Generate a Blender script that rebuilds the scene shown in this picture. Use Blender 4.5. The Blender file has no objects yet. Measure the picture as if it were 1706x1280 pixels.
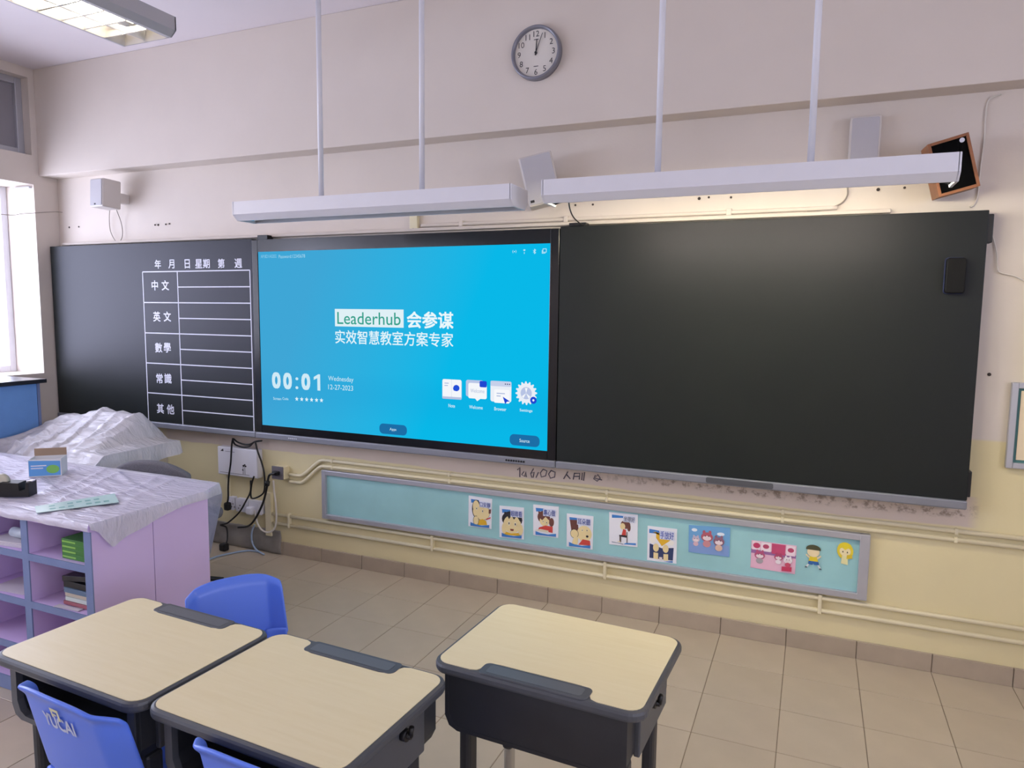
import bpy, bmesh, math, random
from mathutils import Vector, Matrix, Euler, noise
random.seed(7)
scene = bpy.context.scene
COL = scene.collection

# ------------------------------------------------------------------ camera, world, exposure
IW, IH, FPX = 1706.0, 1280.0, 1177.4
CAM_LOC = Vector((3.1428, -3.4993, 1.5722))
CAM_ROT = Euler((1.469, -0.0108, 0.4034), 'XYZ')
cd = bpy.data.cameras.new('camera'); cam = bpy.data.objects.new('camera', cd); COL.objects.link(cam)
cd.sensor_width = 36; cd.lens = FPX / IW * 36; cd.clip_start = 0.05
cam.location = CAM_LOC; cam.rotation_euler = CAM_ROT
scene.camera = cam
EXPO = -0.05
SKY = 11.5
TUBE = 19.5
scene.view_settings.view_transform = 'Standard'; scene.view_settings.look = 'None'
scene.view_settings.gamma = 1; scene.view_settings.exposure = EXPO; scene.view_settings.use_curve_mapping = False
world = bpy.data.worlds.new('daylight'); scene.world = world; world.use_nodes = True
bg = world.node_tree.nodes['Background']; bg.inputs[0].default_value = (0.74, 0.78, 1.0, 1); bg.inputs[1].default_value = SKY

CAM_M = CAM_ROT.to_matrix()
def ray(px, py): return CAM_M @ Vector(((px - IW/2)/FPX, -(py - IH/2)/FPX, -1))
def at(px, py, axis, val):
    d = ray(px, py); return CAM_LOC + d * ((val - CAM_LOC[axis]) / d[axis])
def WY(px, py, y): return at(px, py, 1, y)       # point of a pixel on a plane parallel to the board wall
def WZ(px, py, z): return at(px, py, 2, z)       # ... on a level surface
def WX(px, py, x): return at(px, py, 0, x)

# ------------------------------------------------------------------ materials
def lin(c):
    if isinstance(c, str):
        c = c.lstrip('#'); c = [int(c[i:i+2], 16)/255 for i in (0, 2, 4)]
    return tuple((x/12.92 if x <= .04045 else ((x+.055)/1.055)**2.4) for x in c) + (1,)
MATS = {}
def mat(name, color, rough=.5, metal=0, var=0, vscale=20, bump=0, bscale=200, spec=.5, emit=0, rand=0, coat=0):
    if name in MATS: return MATS[name]
    m = bpy.data.materials.new(name); m.use_nodes = True; nt = m.node_tree; b = nt.nodes['Principled BSDF']
    c = lin(color); b.inputs['Base Color'].default_value = c; b.inputs['Roughness'].default_value = rough
    b.inputs['Metallic'].default_value = metal; b.inputs['Specular IOR Level'].default_value = spec
    b.inputs['Coat Weight'].default_value = coat
    tc = nt.nodes.new('ShaderNodeTexCoord')
    if var or rand:
        n = nt.nodes.new('ShaderNodeTexNoise'); n.inputs['Scale'].default_value = vscale; n.inputs['Detail'].default_value = 4
        nt.links.new(tc.outputs['Object'], n.inputs['Vector'])
        hs = nt.nodes.new('ShaderNodeHueSaturation'); hs.inputs['Color'].default_value = c
        mr = nt.nodes.new('ShaderNodeMapRange'); mr.inputs['From Min'].default_value = .3; mr.inputs['From Max'].default_value = .7
        mr.inputs['To Min'].default_value = 1-var; mr.inputs['To Max'].default_value = 1+var
        nt.links.new(n.outputs[0], mr.inputs[0])
        if rand:
            oi = nt.nodes.new('ShaderNodeObjectInfo'); mr2 = nt.nodes.new('ShaderNodeMapRange')
            mr2.inputs['To Min'].default_value = 1-rand; mr2.inputs['To Max'].default_value = 1+rand
            nt.links.new(oi.outputs['Random'], mr2.inputs[0])
            mu = nt.nodes.new('ShaderNodeMath'); mu.operation = 'MULTIPLY'
            nt.links.new(mr.outputs[0], mu.inputs[0]); nt.links.new(mr2.outputs[0], mu.inputs[1]); nt.links.new(mu.outputs[0], hs.inputs['Value'])
        else: nt.links.new(mr.outputs[0], hs.inputs['Value'])
        nt.links.new(hs.outputs[0], b.inputs['Base Color'])
    if bump:
        n2 = nt.nodes.new('ShaderNodeTexNoise'); n2.inputs['Scale'].default_value = bscale
        nt.links.new(tc.outputs['Object'], n2.inputs['Vector'])
        bp = nt.nodes.new('ShaderNodeBump'); bp.inputs['Strength'].default_value = bump; bp.inputs['Distance'].default_value = .002
        nt.links.new(n2.outputs[0], bp.inputs['Height']); nt.links.new(bp.outputs[0], b.inputs['Normal'])
    if emit:
        b.inputs['Emission Color'].default_value = c; b.inputs['Emission Strength'].default_value = emit
    MATS[name] = m; return m
def glow(name, color, strength=1.0):
    """something that gives off light: a lit pixel of a screen or a lamp tube"""
    if name in MATS: return MATS[name]
    m = bpy.data.materials.new(name); m.use_nodes = True; nt = m.node_tree; nt.nodes.clear()
    e = nt.nodes.new('ShaderNodeEmission'); o = nt.nodes.new('ShaderNodeOutputMaterial')
    e.inputs[0].default_value = lin(color); e.inputs[1].default_value = strength; nt.links.new(e.outputs[0], o.inputs[0])
    MATS[name] = m; return m
def screen_pix(color): return glow('screen_' + color.strip('#'), color, 1.0 / 2**EXPO)

def wall_material():
    m = bpy.data.materials.new('painted_plaster'); m.use_nodes = True; nt = m.node_tree; b = nt.nodes['Principled BSDF']; L = nt.links.new
    b.inputs['Roughness'].default_value = .75; b.inputs['Specular IOR Level'].default_value = .25
    tc = nt.nodes.new('ShaderNodeTexCoord'); sp = nt.nodes.new('ShaderNodeSeparateXYZ'); L(tc.outputs['Object'], sp.inputs[0])
    n = nt.nodes.new('ShaderNodeTexNoise'); n.inputs['Scale'].default_value = 2.5; n.inputs['Detail'].default_value = 6; L(tc.outputs['Object'], n.inputs[0])
    def math_(op, a, b_=None, c=None):
        q = nt.nodes.new('ShaderNodeMath'); q.operation = op
        for i, v in enumerate((a, b_, c)):
            if v is None: continue
            if isinstance(v, (int, float)): q.inputs[i].default_value = v
            else: L(v, q.inputs[i])
        return q.outputs[0]
    def step(v, lo, hi):
        r = nt.nodes.new('ShaderNodeMapRange'); r.interpolation_type = 'SMOOTHSTEP'; L(v, r.inputs[0]); r.inputs[1].default_value = lo; r.inputs[2].default_value = hi
        return r.outputs[0]
    X, Z = sp.outputs[0], sp.outputs[2]
    low = math_('SUBTRACT', 1, step(Z, 1.045, 1.06))                      # cream dado
    right = math_('MULTIPLY', step(X, 3.84, 4.05), math_('SUBTRACT', .75, math_('MULTIPLY', step(Z, 1.5, 1.98), .75)))
    cream = math_('MAXIMUM', low, right)
    mx = nt.nodes.new('ShaderNodeMix'); mx.data_type = 'RGBA'; L(cream, mx.inputs[0])
    mx.inputs[6].default_value = lin('#d8cec4'); mx.inputs[7].default_value = lin('#ddd1a6')
    # old unpainted strip under the board with scuffs
    wob = math_('MULTIPLY_ADD', n.outputs[0], .05, -.025)
    zz = math_('ADD', Z, wob)
    strip = math_('MULTIPLY', step(zz, .668, .676), math_('SUBTRACT', 1, step(Z, .80, .81)))
    strip = math_('MULTIPLY', strip, math_('MULTIPLY', step(X, -1.0, -.9), math_('SUBTRACT', 1, step(X, 3.78, 3.84))))
    m2 = nt.nodes.new('ShaderNodeMix'); m2.data_type = 'RGBA'; L(strip, m2.inputs[0]); L(mx.outputs[2], m2.inputs[6]); m2.inputs[7].default_value = lin('#cfc0b2')
    n2 = nt.nodes.new('ShaderNodeTexNoise'); n2.inputs['Scale'].default_value = 26; n2.inputs['Detail'].default_value = 8; n2.inputs['Roughness'].default_value = .7; L(tc.outputs['Object'], n2.inputs[0])
    band = math_('MULTIPLY', step(zz, .70, .72), math_('SUBTRACT', 1, step(Z, .80, .81)))
    dirt = math_('MULTIPLY', math_('MULTIPLY', step(n2.outputs[0], .47, .60), band), math_('MULTIPLY', step(X, 1.9, 2.6), .75))
    m3 = nt.nodes.new('ShaderNodeMix'); m3.data_type = 'RGBA'; L(math_('MULTIPLY', dirt, strip), m3.inputs[0]); L(m2.outputs[2], m3.inputs[6]); m3.inputs[7].default_value = lin('#7d6c5c')
    hs = nt.nodes.new('ShaderNodeHueSaturation'); L(m3.outputs[2], hs.inputs['Color'])
    mr = nt.nodes.new('ShaderNodeMapRange'); mr.inputs[1].default_value = .3; mr.inputs[2].default_value = .7; mr.inputs[3].default_value = .97; mr.inputs[4].default_value = 1.03
    L(n.outputs[0], mr.inputs[0]); L(mr.outputs[0], hs.inputs['Value']); L(hs.outputs[0], b.inputs['Base Color'])
    n3 = nt.nodes.new('ShaderNodeTexNoise'); n3.inputs['Scale'].default_value = 90; L(tc.outputs['Object'], n3.inputs[0])
    bp = nt.nodes.new('ShaderNodeBump'); bp.inputs['Strength'].default_value = .12; bp.inputs['Distance'].default_value = .003; L(n3.outputs[0], bp.inputs['Height']); L(bp.outputs[0], b.inputs['Normal'])
    return m
M_WALL = wall_material()
M_WHITEWALL = mat('white_paint', '#d8cec4', .8, var=.02, vscale=3, spec=.2)
M_CEIL = mat('ceiling_paint', '#e4dcdf', .85, var=.02, vscale=2, spec=.2)
M_TILE = mat('floor_tile_glaze', '#b9ac98', .36, var=.05, vscale=6, rand=.035, spec=.4)
M_SKIRT = mat('skirting_tile_glaze', '#aa9c8a', .4, var=.06, vscale=9, rand=.05)
M_GROUT = mat('grout', '#8a7d6c', .9, var=.1, vscale=30)
M_WHITE = mat('white_enamel', '#dddde4', .4, var=.01)
M_BLACK = mat('black_plastic', '#121214', .45, var=.1)
M_BOARD = mat('blackboard_enamel', '#202421', .42, var=.03, vscale=3, spec=.25)
M_BOARD.node_tree.nodes['Principled BSDF'].inputs['Specular Tint'].default_value = (.85, .80, 1.0, 1)   # violet put into the sheen through the specular colour
M_BEZEL = mat('bezel_glass', '#0b0b0d', .22)
M_STRIP = mat('grey_aluminium_strip', '#84868f', .45, metal=.3)
M_PRINTW = mat('white_print', '#d9dae6', .6)
M_ALU = mat('silver_aluminium', '#b9bac1', .4, metal=.45)
M_CREAM = mat('cream_gloss_paint', '#e0d6b4', .35, var=.02)
M_FELT = mat('teal_felt', '#9ccacc', .95, var=.05, vscale=5, bump=.3, bscale=500, spec=.1)
M_DESKTOP = mat('pale_birch_laminate', '#dacca8', .42)
M_DESKG = mat('charcoal_plastic', '#4a4d53', .42, var=.04, bump=.15, bscale=900)
M_DESKD = mat('dark_charcoal_metal', '#2c2e33', .5, var=.05)
M_CHROME = mat('chrome_tube', '#c7c8cc', .2, metal=1)
M_BLUE = mat('blue_polypropylene', '#587eec', .34, var=.02, vscale=4)
M_PURPLE = mat('lilac_laminate', '#d4bde8', .5, var=.02, vscale=3)
M_BLUEEDGE = mat('slate_blue_edge_band', '#7585ae', .5, var=.03)
M_CABBLUE = mat('sky_blue_laminate', '#6d9ddc', .5, var=.02)
M_REFL = mat('mirror_reflector', '#e4e8ea', .12, metal=1)
M_WOOD = mat('brown_veneer', '#8f5a37', .5, var=.12, vscale=14)
M_GRILLE = mat('grey_grille', '#b9b6ba', .6, bump=.5, bscale=700)
M_BLKGRILLE = mat('black_cloth_grille', '#070707', .95, spec=.1)
M_SPKW = mat('ivory_speaker_plastic', '#d3ccc6', .5)
M_CABLEW = mat('white_cable', '#d8d2c8', .5)
M_CABLEG = mat('grey_cable', '#8d8378', .5)
M_CABLEB = mat('pale_blue_cable', '#9fb4cf', .5)
M_CHAIRG = mat('grey_woven_fabric', '#77757b', .95, var=.25, vscale=300, bump=.4, bscale=600, spec=.1)
M_TAPE = mat('grey_duct_sheet', '#8f8a84', .5, metal=.2, var=.2, vscale=9)
M_HOLE = mat('dark_hole', '#3a312c', .8)
M_TUBE = glow('lit_fluorescent_tube', '#ffe9c2', TUBE)
M_BTUBE = glow('lit_board_tube', '#fff3d2', TUBE*5.5)
M_TUBEOFF = mat('unlit_fluorescent_tube', '#e6e6e2', .3)
M_GLASS = None
def glass_mat():
    m = bpy.data.materials.new('window_glass'); m.use_nodes = True; nt = m.node_tree; nt.nodes.clear()
    o = nt.nodes.new('ShaderNodeOutputMaterial'); mx = nt.nodes.new('ShaderNodeMixShader'); t = nt.nodes.new('ShaderNodeBsdfTransparent'); g = nt.nodes.new('ShaderNodeBsdfGlossy')
    g.inputs['Roughness'].default_value = .02; mx.inputs[0].default_value = .07
    nt.links.new(t.outputs[0], mx.inputs[1]); nt.links.new(g.outputs[0], mx.inputs[2]); nt.links.new(mx.outputs[0], o.inputs[0]); return m
M_GLASS = glass_mat()
def sheet_mat():
    m = bpy.data.materials.new('thin_white_plastic_film'); m.use_nodes = True; nt = m.node_tree; nt.nodes.clear(); L = nt.links.new
    o = nt.nodes.new('ShaderNodeOutputMaterial'); p = nt.nodes.new('ShaderNodeBsdfPrincipled'); tr = nt.nodes.new('ShaderNodeBsdfTranslucent'); tp = nt.nodes.new('ShaderNodeBsdfTransparent')
    p.inputs['Base Color'].default_value = lin('#ebe7ee'); p.inputs['Roughness'].default_value = .24
    tr.inputs[0].default_value = lin('#d6e0ec'); a = nt.nodes.new('ShaderNodeMixShader'); a.inputs[0].default_value = .25; b = nt.nodes.new('ShaderNodeMixShader'); b.inputs[0].default_value = .16
    L(p.outputs[0], a.inputs[1]); L(tr.outputs[0], a.inputs[2]); L(a.outputs[0], b.inputs[1]); L(tp.outputs[0], b.inputs[2]); L(b.outputs[0], o.inputs[0])
    tc = nt.nodes.new('ShaderNodeTexCoord'); n = nt.nodes.new('ShaderNodeTexNoise'); n.inputs['Scale'].default_value = 7; n.inputs['Detail'].default_value = 5; n.inputs['Distortion'].default_value = 1.2
    mp = nt.nodes.new('ShaderNodeMapping'); mp.inputs['Scale'].default_value = (1, 4.5, 2); mp.inputs['Rotation'].default_value = (0, 0, .5)
    L(tc.outputs['Object'], mp.inputs[0]); L(mp.outputs[0], n.inputs[0])
    bp = nt.nodes.new('ShaderNodeBump'); bp.inputs['Strength'].default_value = .7; bp.inputs['Distance'].default_value = .02; L(n.outputs[0], bp.inputs['Height']); L(bp.outputs[0], p.inputs['Normal'])
    return m
M_SHEET = sheet_mat()
def screen_mat():
    m = bpy.data.materials.new('lit_screen_wallpaper'); m.use_nodes = True; nt = m.node_tree; nt.nodes.clear(); L = nt.links.new
    o = nt.nodes.new('ShaderNodeOutputMaterial'); e = nt.nodes.new('ShaderNodeEmission'); L(e.outputs[0], o.inputs[0]); e.inputs[1].default_value = 1.0 / 2**EXPO
    tc = nt.nodes.new('ShaderNodeTexCoord'); sp = nt.nodes.new('ShaderNodeSeparateXYZ'); L(tc.outputs['Generated'], sp.inputs[0])
    r = nt.nodes.new('ShaderNodeValToRGB'); mm = nt.nodes.new('ShaderNodeMath'); mm.operation = 'MULTIPLY_ADD'; L(sp.outputs[2], mm.inputs[0]); mm.inputs[1].default_value = -.25; L(sp.outputs[0], mm.inputs[2])
    L(mm.outputs[0], r.inputs[0]); r.color_ramp.elements[0].color = lin('#3fa6d6'); r.color_ramp.elements[0].position = -.0; r.color_ramp.elements[1].color = lin('#09b8e8'); r.color_ramp.elements[1].position = .6
    wv = nt.nodes.new('ShaderNodeTexWave'); wv.inputs['Scale'].default_value = .55; wv.inputs['Distortion'].default_value = 3; wv.bands_direction = 'Z'; L(tc.outputs['Generated'], wv.inputs[0])
    mr = nt.nodes.new('ShaderNodeMapRange'); L(sp.outputs[2], mr.inputs[0]); mr.inputs[1].default_value = .34; mr.inputs[2].default_value = .1; mr.inputs[3].default_value = 0; mr.inputs[4].default_value = .35
    mu = nt.nodes.new('ShaderNodeMath'); mu.operation = 'MULTIPLY'; L(mr.outputs[0], mu.inputs[0]); L(wv.outputs[1], mu.inputs[1])
    mx = nt.nodes.new('ShaderNodeMix'); mx.data_type = 'RGBA'; L(mu.outputs[0], mx.inputs[0]); L(r.outputs[0], mx.inputs[6]); mx.inputs[7].default_value = lin('#1789cc'); L(mx.outputs[2], e.inputs[0])
    return m
def desktop_mat():
    m = M_DESKTOP; nt = m.node_tree; b = nt.nodes['Principled BSDF']; L = nt.links.new
    tc = nt.nodes.new('ShaderNodeTexCoord'); mp = nt.nodes.new('ShaderNodeMapping'); mp.inputs['Scale'].default_value = (1.2, 14, 1); L(tc.outputs['Object'], mp.inputs[0])
    n = nt.nodes.new('ShaderNodeTexNoise'); n.inputs['Scale'].default_value = 5; n.inputs['Detail'].default_value = 6; n.inputs['Distortion'].default_value = .8; L(mp.outputs[0], n.inputs[0])
    r = nt.nodes.new('ShaderNodeValToRGB'); r.color_ramp.elements[0].position = .3; r.color_ramp.elements[1].position = .7
    r.color_ramp.elements[0].color = lin('#e2d5ab'); r.color_ramp.elements[1].color = lin('#e6dab3'); L(n.outputs[0], r.inputs[0]); L(r.outputs[0], b.inputs['Base Color'])
desktop_mat()

# ------------------------------------------------------------------ geometry helpers
class B:
    """collects shapes into one mesh"""
    def __init__(s): s.bm = bmesh.new(); s.mats = []; s.cur = 0
    def m(s, material):
        if material not in s.mats: s.mats.append(material)
        s.cur = s.mats.index(material); return s
    def _f(s, vs):
        try: f = s.bm.faces.new(vs); f.material_index = s.cur; return f
        except ValueError: return None
    def box(s, x0, x1, y0, y1, z0, z1, bev=0, M=None, seg=2):
        t = bmesh.new(); bmesh.ops.create_cube(t, size=1)
        for v in t.verts: v.co = Vector(((x0+x1)/2 + v.co.x*(x1-x0), (y0+y1)/2 + v.co.y*(y1-y0), (z0+z1)/2 + v.co.z*(z1-z0)))
        if bev: bmesh.ops.bevel(t, geom=list(t.edges), offset=bev, segments=seg, affect='EDGES', profile=.5)
        return s._merge(t, M)
    def _merge(s, t, M=None):
        if M is not None: bmesh.ops.transform(t, matrix=M, verts=t.verts)
        mp = {v: s.bm.verts.new(v.co) for v in t.verts}
        for f in t.faces:
            g = s._f([mp[v] for v in f.verts])
            if g: g.smooth = f.smooth
        t.free(); return s
    def prism(s, pts, a0, a1, axis='y', M=None, bev=0):
        """polygon extruded along an axis: y: pts are (x,z); x: pts are (y,z); z: pts are (x,y)"""
        t = bmesh.new()
        def P(u, w, a): return {'y': (u, a, w), 'x': (a, u, w), 'z': (u, w, a)}[axis]
        A = [t.verts.new(P(u, w, a0)) for u, w in pts]; Bv = [t.verts.new(P(u, w, a1)) for u, w in pts]
        t.faces.new(A); t.faces.new(Bv[::-1]); n = len(pts)
        for i in range(n): t.faces.new([A[i], Bv[i], Bv[(i+1) % n], A[(i+1) % n]])
        bmesh.ops.recalc_face_normals(t, faces=t.faces)
        if bev:
            ed = [e for e in t.edges if len(e.link_faces) == 2 and (len(e.link_faces[0].verts) == n or len(e.link_faces[1].verts) == n)]
            bmesh.ops.bevel(t, geom=ed, offset=bev, segments=2, affect='EDGES', profile=.5)
        return s._merge(t, M)
    def cyl(s, p0, p1, r, seg=12, r2=None):
        p0, p1 = Vector(p0), Vector(p1); return s.tube([p0, p1], r, seg, r2)
    def tube(s, pts, r, seg=8, r2=None):
        pts = [Vector(p) for p in pts]; rings = []; n = len(pts); up = None
        for i, p in enumerate(pts):
            d = (pts[min(i+1, n-1)] - pts[max(i-1, 0)]).normalized()
            if up is None: up = d.orthogonal().normalized()
            else: up = (up - d*up.dot(d)).normalized()
            b = d.cross(up); rr = r if r2 is None else r + (r2-r)*i/(n-1)
            rings.append([s.bm.verts.new(p + (up*math.cos(2*math.pi*k/seg) + b*math.sin(2*math.pi*k/seg))*rr) for k in range(seg)])
        for a, b in zip(rings, rings[1:]):
            for k in range(seg):
                f = s._f([a[k], a[(k+1) % seg], b[(k+1) % seg], b[k]])
                if f: f.smooth = True
        s._f(rings[0][::-1]); s._f(rings[-1]); return s
    def lathe(s, prof, c, axis='y', seg=40):
        """profile of (radius, offset) turned round an axis through c"""
        c = Vector(c); rings = []
        for r, h in prof:
            ring = []
            for k in range(seg):
                a = 2*math.pi*k/seg; u, w = r*math.cos(a), r*math.sin(a)
                ring.append(s.bm.verts.new(c + Vector({'y': (u, h, w), 'z': (u, w, h), 'x': (h, u, w)}[axis])))
            rings.append(ring)
        for a, b in zip(rings, rings[1:]):
            for k in range(seg):
                f = s._f([a[k], a[(k+1) % seg], b[(k+1) % seg], b[k]])
                if f: f.smooth = True
        s._f(rings[0]); s._f(rings[-1]); return s
    def grid(s, P, nu, nv, smooth=True):
        V = [[s.bm.verts.new(P(i/nu, j/nv)) for j in range(nv+1)] for i in range(nu+1)]
        for i in range(nu):
            for j in range(nv):
                f = s._f([V[i][j], V[i+1][j], V[i+1][j+1], V[i][j+1]])
                if f: f.smooth = smooth
        return s
    def poly(s, pts):
        return s._f([s.bm.verts.new(Vector(p)) for p in pts])
    def build(s, name, material=None, parent=None, recalc=True, smooth_angle=None):
        if recalc: bmesh.ops.recalc_face_normals(s.bm, faces=s.bm.faces)
        me = bpy.data.meshes.new(name); s.bm.to_mesh(me); s.bm.free()
        for mm in (s.mats if s.mats else [material]): me.materials.append(mm)
        return link(name, me, parent)
def link(name, me, parent=None):
    o = bpy.data.objects.new(name, me); COL.objects.link(o)
    if parent is not None: adopt(o, parent)
    return o
def worldmat(o):
    return Matrix.Translation(o.location) @ o.rotation_euler.to_matrix().to_4x4() if o.parent is None else worldmat(o.parent) @ o.matrix_parent_inverse
def adopt(o, parent):
    """parent a part whose mesh is already written in room coordinates"""
    o.parent = parent; o.matrix_parent_inverse = worldmat(parent).inverted()
def tag(o, label=None, cat=None, group=None, kind=None):
    if label: o['label'] = label
    if cat: o['category'] = cat
    if group: o['group'] = group
    if kind: o['kind'] = kind
    return o
def thing(name, label, cat, loc=(0, 0, 0), group=None):
    o = bpy.data.objects.new(name, None); COL.objects.link(o); o.location = loc; o.empty_display_size = .05
    return tag(o, label, cat, group)
def struct(o): o['kind'] = 'structure'; return o
def copy_tree(o, parent=None):
    c = o.copy(); COL.objects.link(c)
    if parent is not None: c.parent = parent
    for ch in list(o.children): copy_tree(ch, c)
    return c
def local_thing(name, label, cat, parts, loc, rotz=0, scale=1, group=None):
    r = thing(name, label, cat, loc, group); r.rotation_euler = (0, 0, rotz); r.scale = (scale,)*3
    return r
def rrect(x0, x1, y0, y1, r, n=5):
    out = []
    for cx, cy, a in ((x1-r, y1-r, 0), (x0+r, y1-r, 90), (x0+r, y0+r, 180), (x1-r, y0+r, 270)):
        for k in range(n+1):
            t = math.radians(a + 90*k/n); out.append((cx + r*math.cos(t), cy + r*math.sin(t)))
    return out
def ell(cx, cy, rx, ry, n=20, a0=0, a1=360):
    full = abs(a1-a0) >= 360; k = n if full else n+1
    return [(cx + rx*math.cos(math.radians(a0+(a1-a0)*i/n)), cy + ry*math.sin(math.radians(a0+(a1-a0)*i/n))) for i in range(k)]
def spline(pts, sub=6):
    pts = [Vector(p) for p in pts]; P = [pts[0]*2-pts[1]] + pts + [pts[-1]*2-pts[-2]]; out = []
    for i in range(1, len(P)-2):
        a, b, c, d = P[i-1:i+3]
        for k in range(sub):
            t = k/sub; out.append(.5*((2*b) + (c-a)*t + (2*a-5*b+4*c-d)*t*t + (3*b-a-3*c+d)*t**3))
    return out + [pts[-1]]
TXT = {}
def text_mesh(s, bold=0.0):
    """flat glyph outlines as (verts, faces) in a unit box"""
    if (s, bold) in TXT: return TXT[(s, bold)]
    f = bpy.data.curves.new('glyphs', 'FONT'); f.body = s; f.size = 1; f.resolution_u = 3
    o = bpy.data.objects.new('glyphs', f); COL.objects.link(o)
    me = bpy.data.meshes.new_from_object(o.evaluated_get(bpy.context.evaluated_depsgraph_get()))
    vs = [v.co.copy() for v in me.vertices]; fs = [tuple(p.vertices) for p in me.polygons]
    bpy.data.objects.remove(o); bpy.data.curves.remove(f); bpy.data.meshes.remove(me)
    x0 = min(v.x for v in vs); x1 = max(v.x for v in vs); y0 = min(v.y for v in vs); y1 = max(v.y for v in vs)
    TXT[(s, bold)] = ([((v.x-x0)/(x1-x0), (v.y-y0)/(y1-y0)) for v in vs], fs, (x1-x0)/(y1-y0)); return TXT[(s, bold)]
def put_text(b, s, fn, bold=0.0):
    """add glyphs to builder b; fn maps unit box (u right, v up) to a room point"""
    vs, fs, asp = text_mesh(s, 0.0); hx, hy = bold*1.1/asp, bold*1.1   # heavier weights are the outline laid over itself
    for lay, (ou, ov) in enumerate(((-hx, -hy), (hx, -hy), (-hx, hy), (hx, hy)) if bold else ((0, 0),)):
        V = [b.bm.verts.new(fn(min(1, max(0, .5+(u-.5)*(1-2*hx)+ou)), min(1, max(0, .5+(v-.5)*(1-2*hy)+ov))) + Vector((0, -.00012*lay, 0))) for u, v in vs]
        for f in fs: b._f([V[i] for i in f])
def wall_text(s, x0, x1, z0, z1, y, material, parent, name='lettering', bold=0.0):
    b = B(); put_text(b, s, lambda u, v: Vector((x0+(x1-x0)*u, y, z0+(z1-z0)*v)), bold)
    return b.build(name, material, parent, recalc=False)

# ------------------------------------------------------------------ room shell
XL, XR, YB, ZC = -1.92, 6.0, -7.0, 3.205
BEAM_Y, BEAM_Z = -.13, 2.484
wall_front = struct(B().box(XL-.38, XR, 0, .2, 0, ZC).build('wall_front', M_WALL))
struct(B().box(XL, XR, BEAM_Y, 0, BEAM_Z, ZC, .004).build('trim_1', M_WHITEWALL))         # concrete beam over the board
struct(B().box(XL-.4, XR+.2, YB-.2, .2, ZC, ZC+.15).build('ceiling', M_CEIL))
fill_bays = [(-1.8, -3.2), (-4.2, -6.4)]  # unseen window bays added to let in fill light from the right
wr_ = B(); wr_.box(XR, XR+.2, fill_bays[0][0], .2, 0, ZC); wr_.box(XR, XR+.2, fill_bays[1][0], fill_bays[0][1], 0, ZC); wr_.box(XR, XR+.2, YB-.2, fill_bays[1][1], 0, ZC)
for y0, y1 in fill_bays: wr_.box(XR, XR+.2, y1, y0, 0, 1.5); wr_.box(XR, XR+.2, y1, y0, 2.55, ZC)
struct(wr_.build('wall_right', M_WHITEWALL))
for i, (y0, y1) in enumerate(fill_bays):
    xp = XR+.1; w = struct(thing('window_%d' % (i+7), None, None, (xp, (y0+y1)/2, 1.5)))
    for bx in ((y1, y1+.045, 1.5, 2.55), (y0-.045, y0, 1.5, 2.55), (y1+.045, y0-.045, 1.5, 1.545), (y1+.045, y0-.045, 2.505, 2.55)): B().box(xp-.03, xp+.03, *bx, .004).build('window_frame', M_WHITE, w)
    B().box(xp-.003, xp+.003, y1+.03, y0-.03, 1.53, 2.52).build('pane', M_GLASS, w)
    ld = bpy.data.lights.new('window_portal', 'AREA'); ld.shape = 'RECTANGLE'; ld.size = 1.05; ld.size_y = y0-y1; ld.cycles.is_portal = True
    lo = bpy.data.objects.new('window_portal', ld); COL.objects.link(lo); lo.location = (XR+.25, (y0+y1)/2, 2.025); lo.rotation_euler = (0, math.pi/2, 0)
struct(B().box(XL-.38, XR+.2, YB-.2, YB, 0, ZC).build('wall_back', M_WHITEWALL))
XO = XL-.36                                            # outer face of the window wall
bays = [(-.17, -2.25), (-2.45, -4.45), (-4.65, -6.75)]
wl = B()
wl.box(XO, XL, bays[0][0], 0, 0, ZC); wl.box(XO, XL, bays[1][0], bays[0][1], 0, ZC); wl.box(XO, XL, bays[2][0], bays[1][1], 0, ZC); wl.box(XO, XL, YB, bays[2][1], 0, ZC)
for y0, y1 in bays:
    for z0, z1 in ((0, 1.10), (2.42, 2.62), (3.14, ZC)): wl.box(XO, XL, y1, y0, z0, z1)
struct(wl.build('wall_left', M_WHITEWALL))
k = 0
for y0, y1 in bays:
    for z0, z1, xp in ((1.10, 2.42, XO+.03), (2.62, 3.14, XL-.10)):
        k += 1
        w = struct(thing('window_%d' % k, None, None, (xp, (y0+y1)/2, z0)))
        fr = M_WHITE if z0 < 2 else M_ALU
        f = B(); t = .045
        f.box(xp-.03, xp+.03, y1, y1+t, z0, z1, .004); f.box(xp-.03, xp+.03, y0-t, y0, z0, z1, .004)
        f.box(xp-.03, xp+.03, y1+t, y0-t, z0, z0+t, .004); f.box(xp-.03, xp+.03, y1+t, y0-t, z1-t, z1, .004)
        f.build('window_frame', fr, w)
        n = 3
        for i in range(1, n):
            ym = y1 + (y0-y1)*i/n; B().box(xp-.025, xp+.025, ym-.02, ym+.02, z0+t, z1-t, .003).build('mullion', fr, w)
        for i in range(n):
            a = y1 + (y0-y1)*i/n + .02; b_ = y1 + (y0-y1)*(i+1)/n - .02
            B().box(xp-.003, xp+.003, a, b_, z0+t*.8, z1-t*.8).build('pane' if z0 < 2 else 'infill_panel', M_GLASS if z0 < 2 else mat('grey_infill', '#8d8a90', .5), w)
    # daylight portal: only guides sampling towards the opening, gives no light of its own
    for z0, z1 in ((1.10, 2.42),):
        ld = bpy.data.lights.new('window_portal', 'AREA'); ld.shape = 'RECTANGLE'; ld.size = z1-z0; ld.size_y = y0-y1; ld.cycles.is_portal = True
        lo = bpy.data.objects.new('window_portal', ld); COL.objects.link(lo); lo.location = (XO-.05, (y0+y1)/2, (z0+z1)/2); lo.rotation_euler = (0, -math.pi/2, 0)

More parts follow.
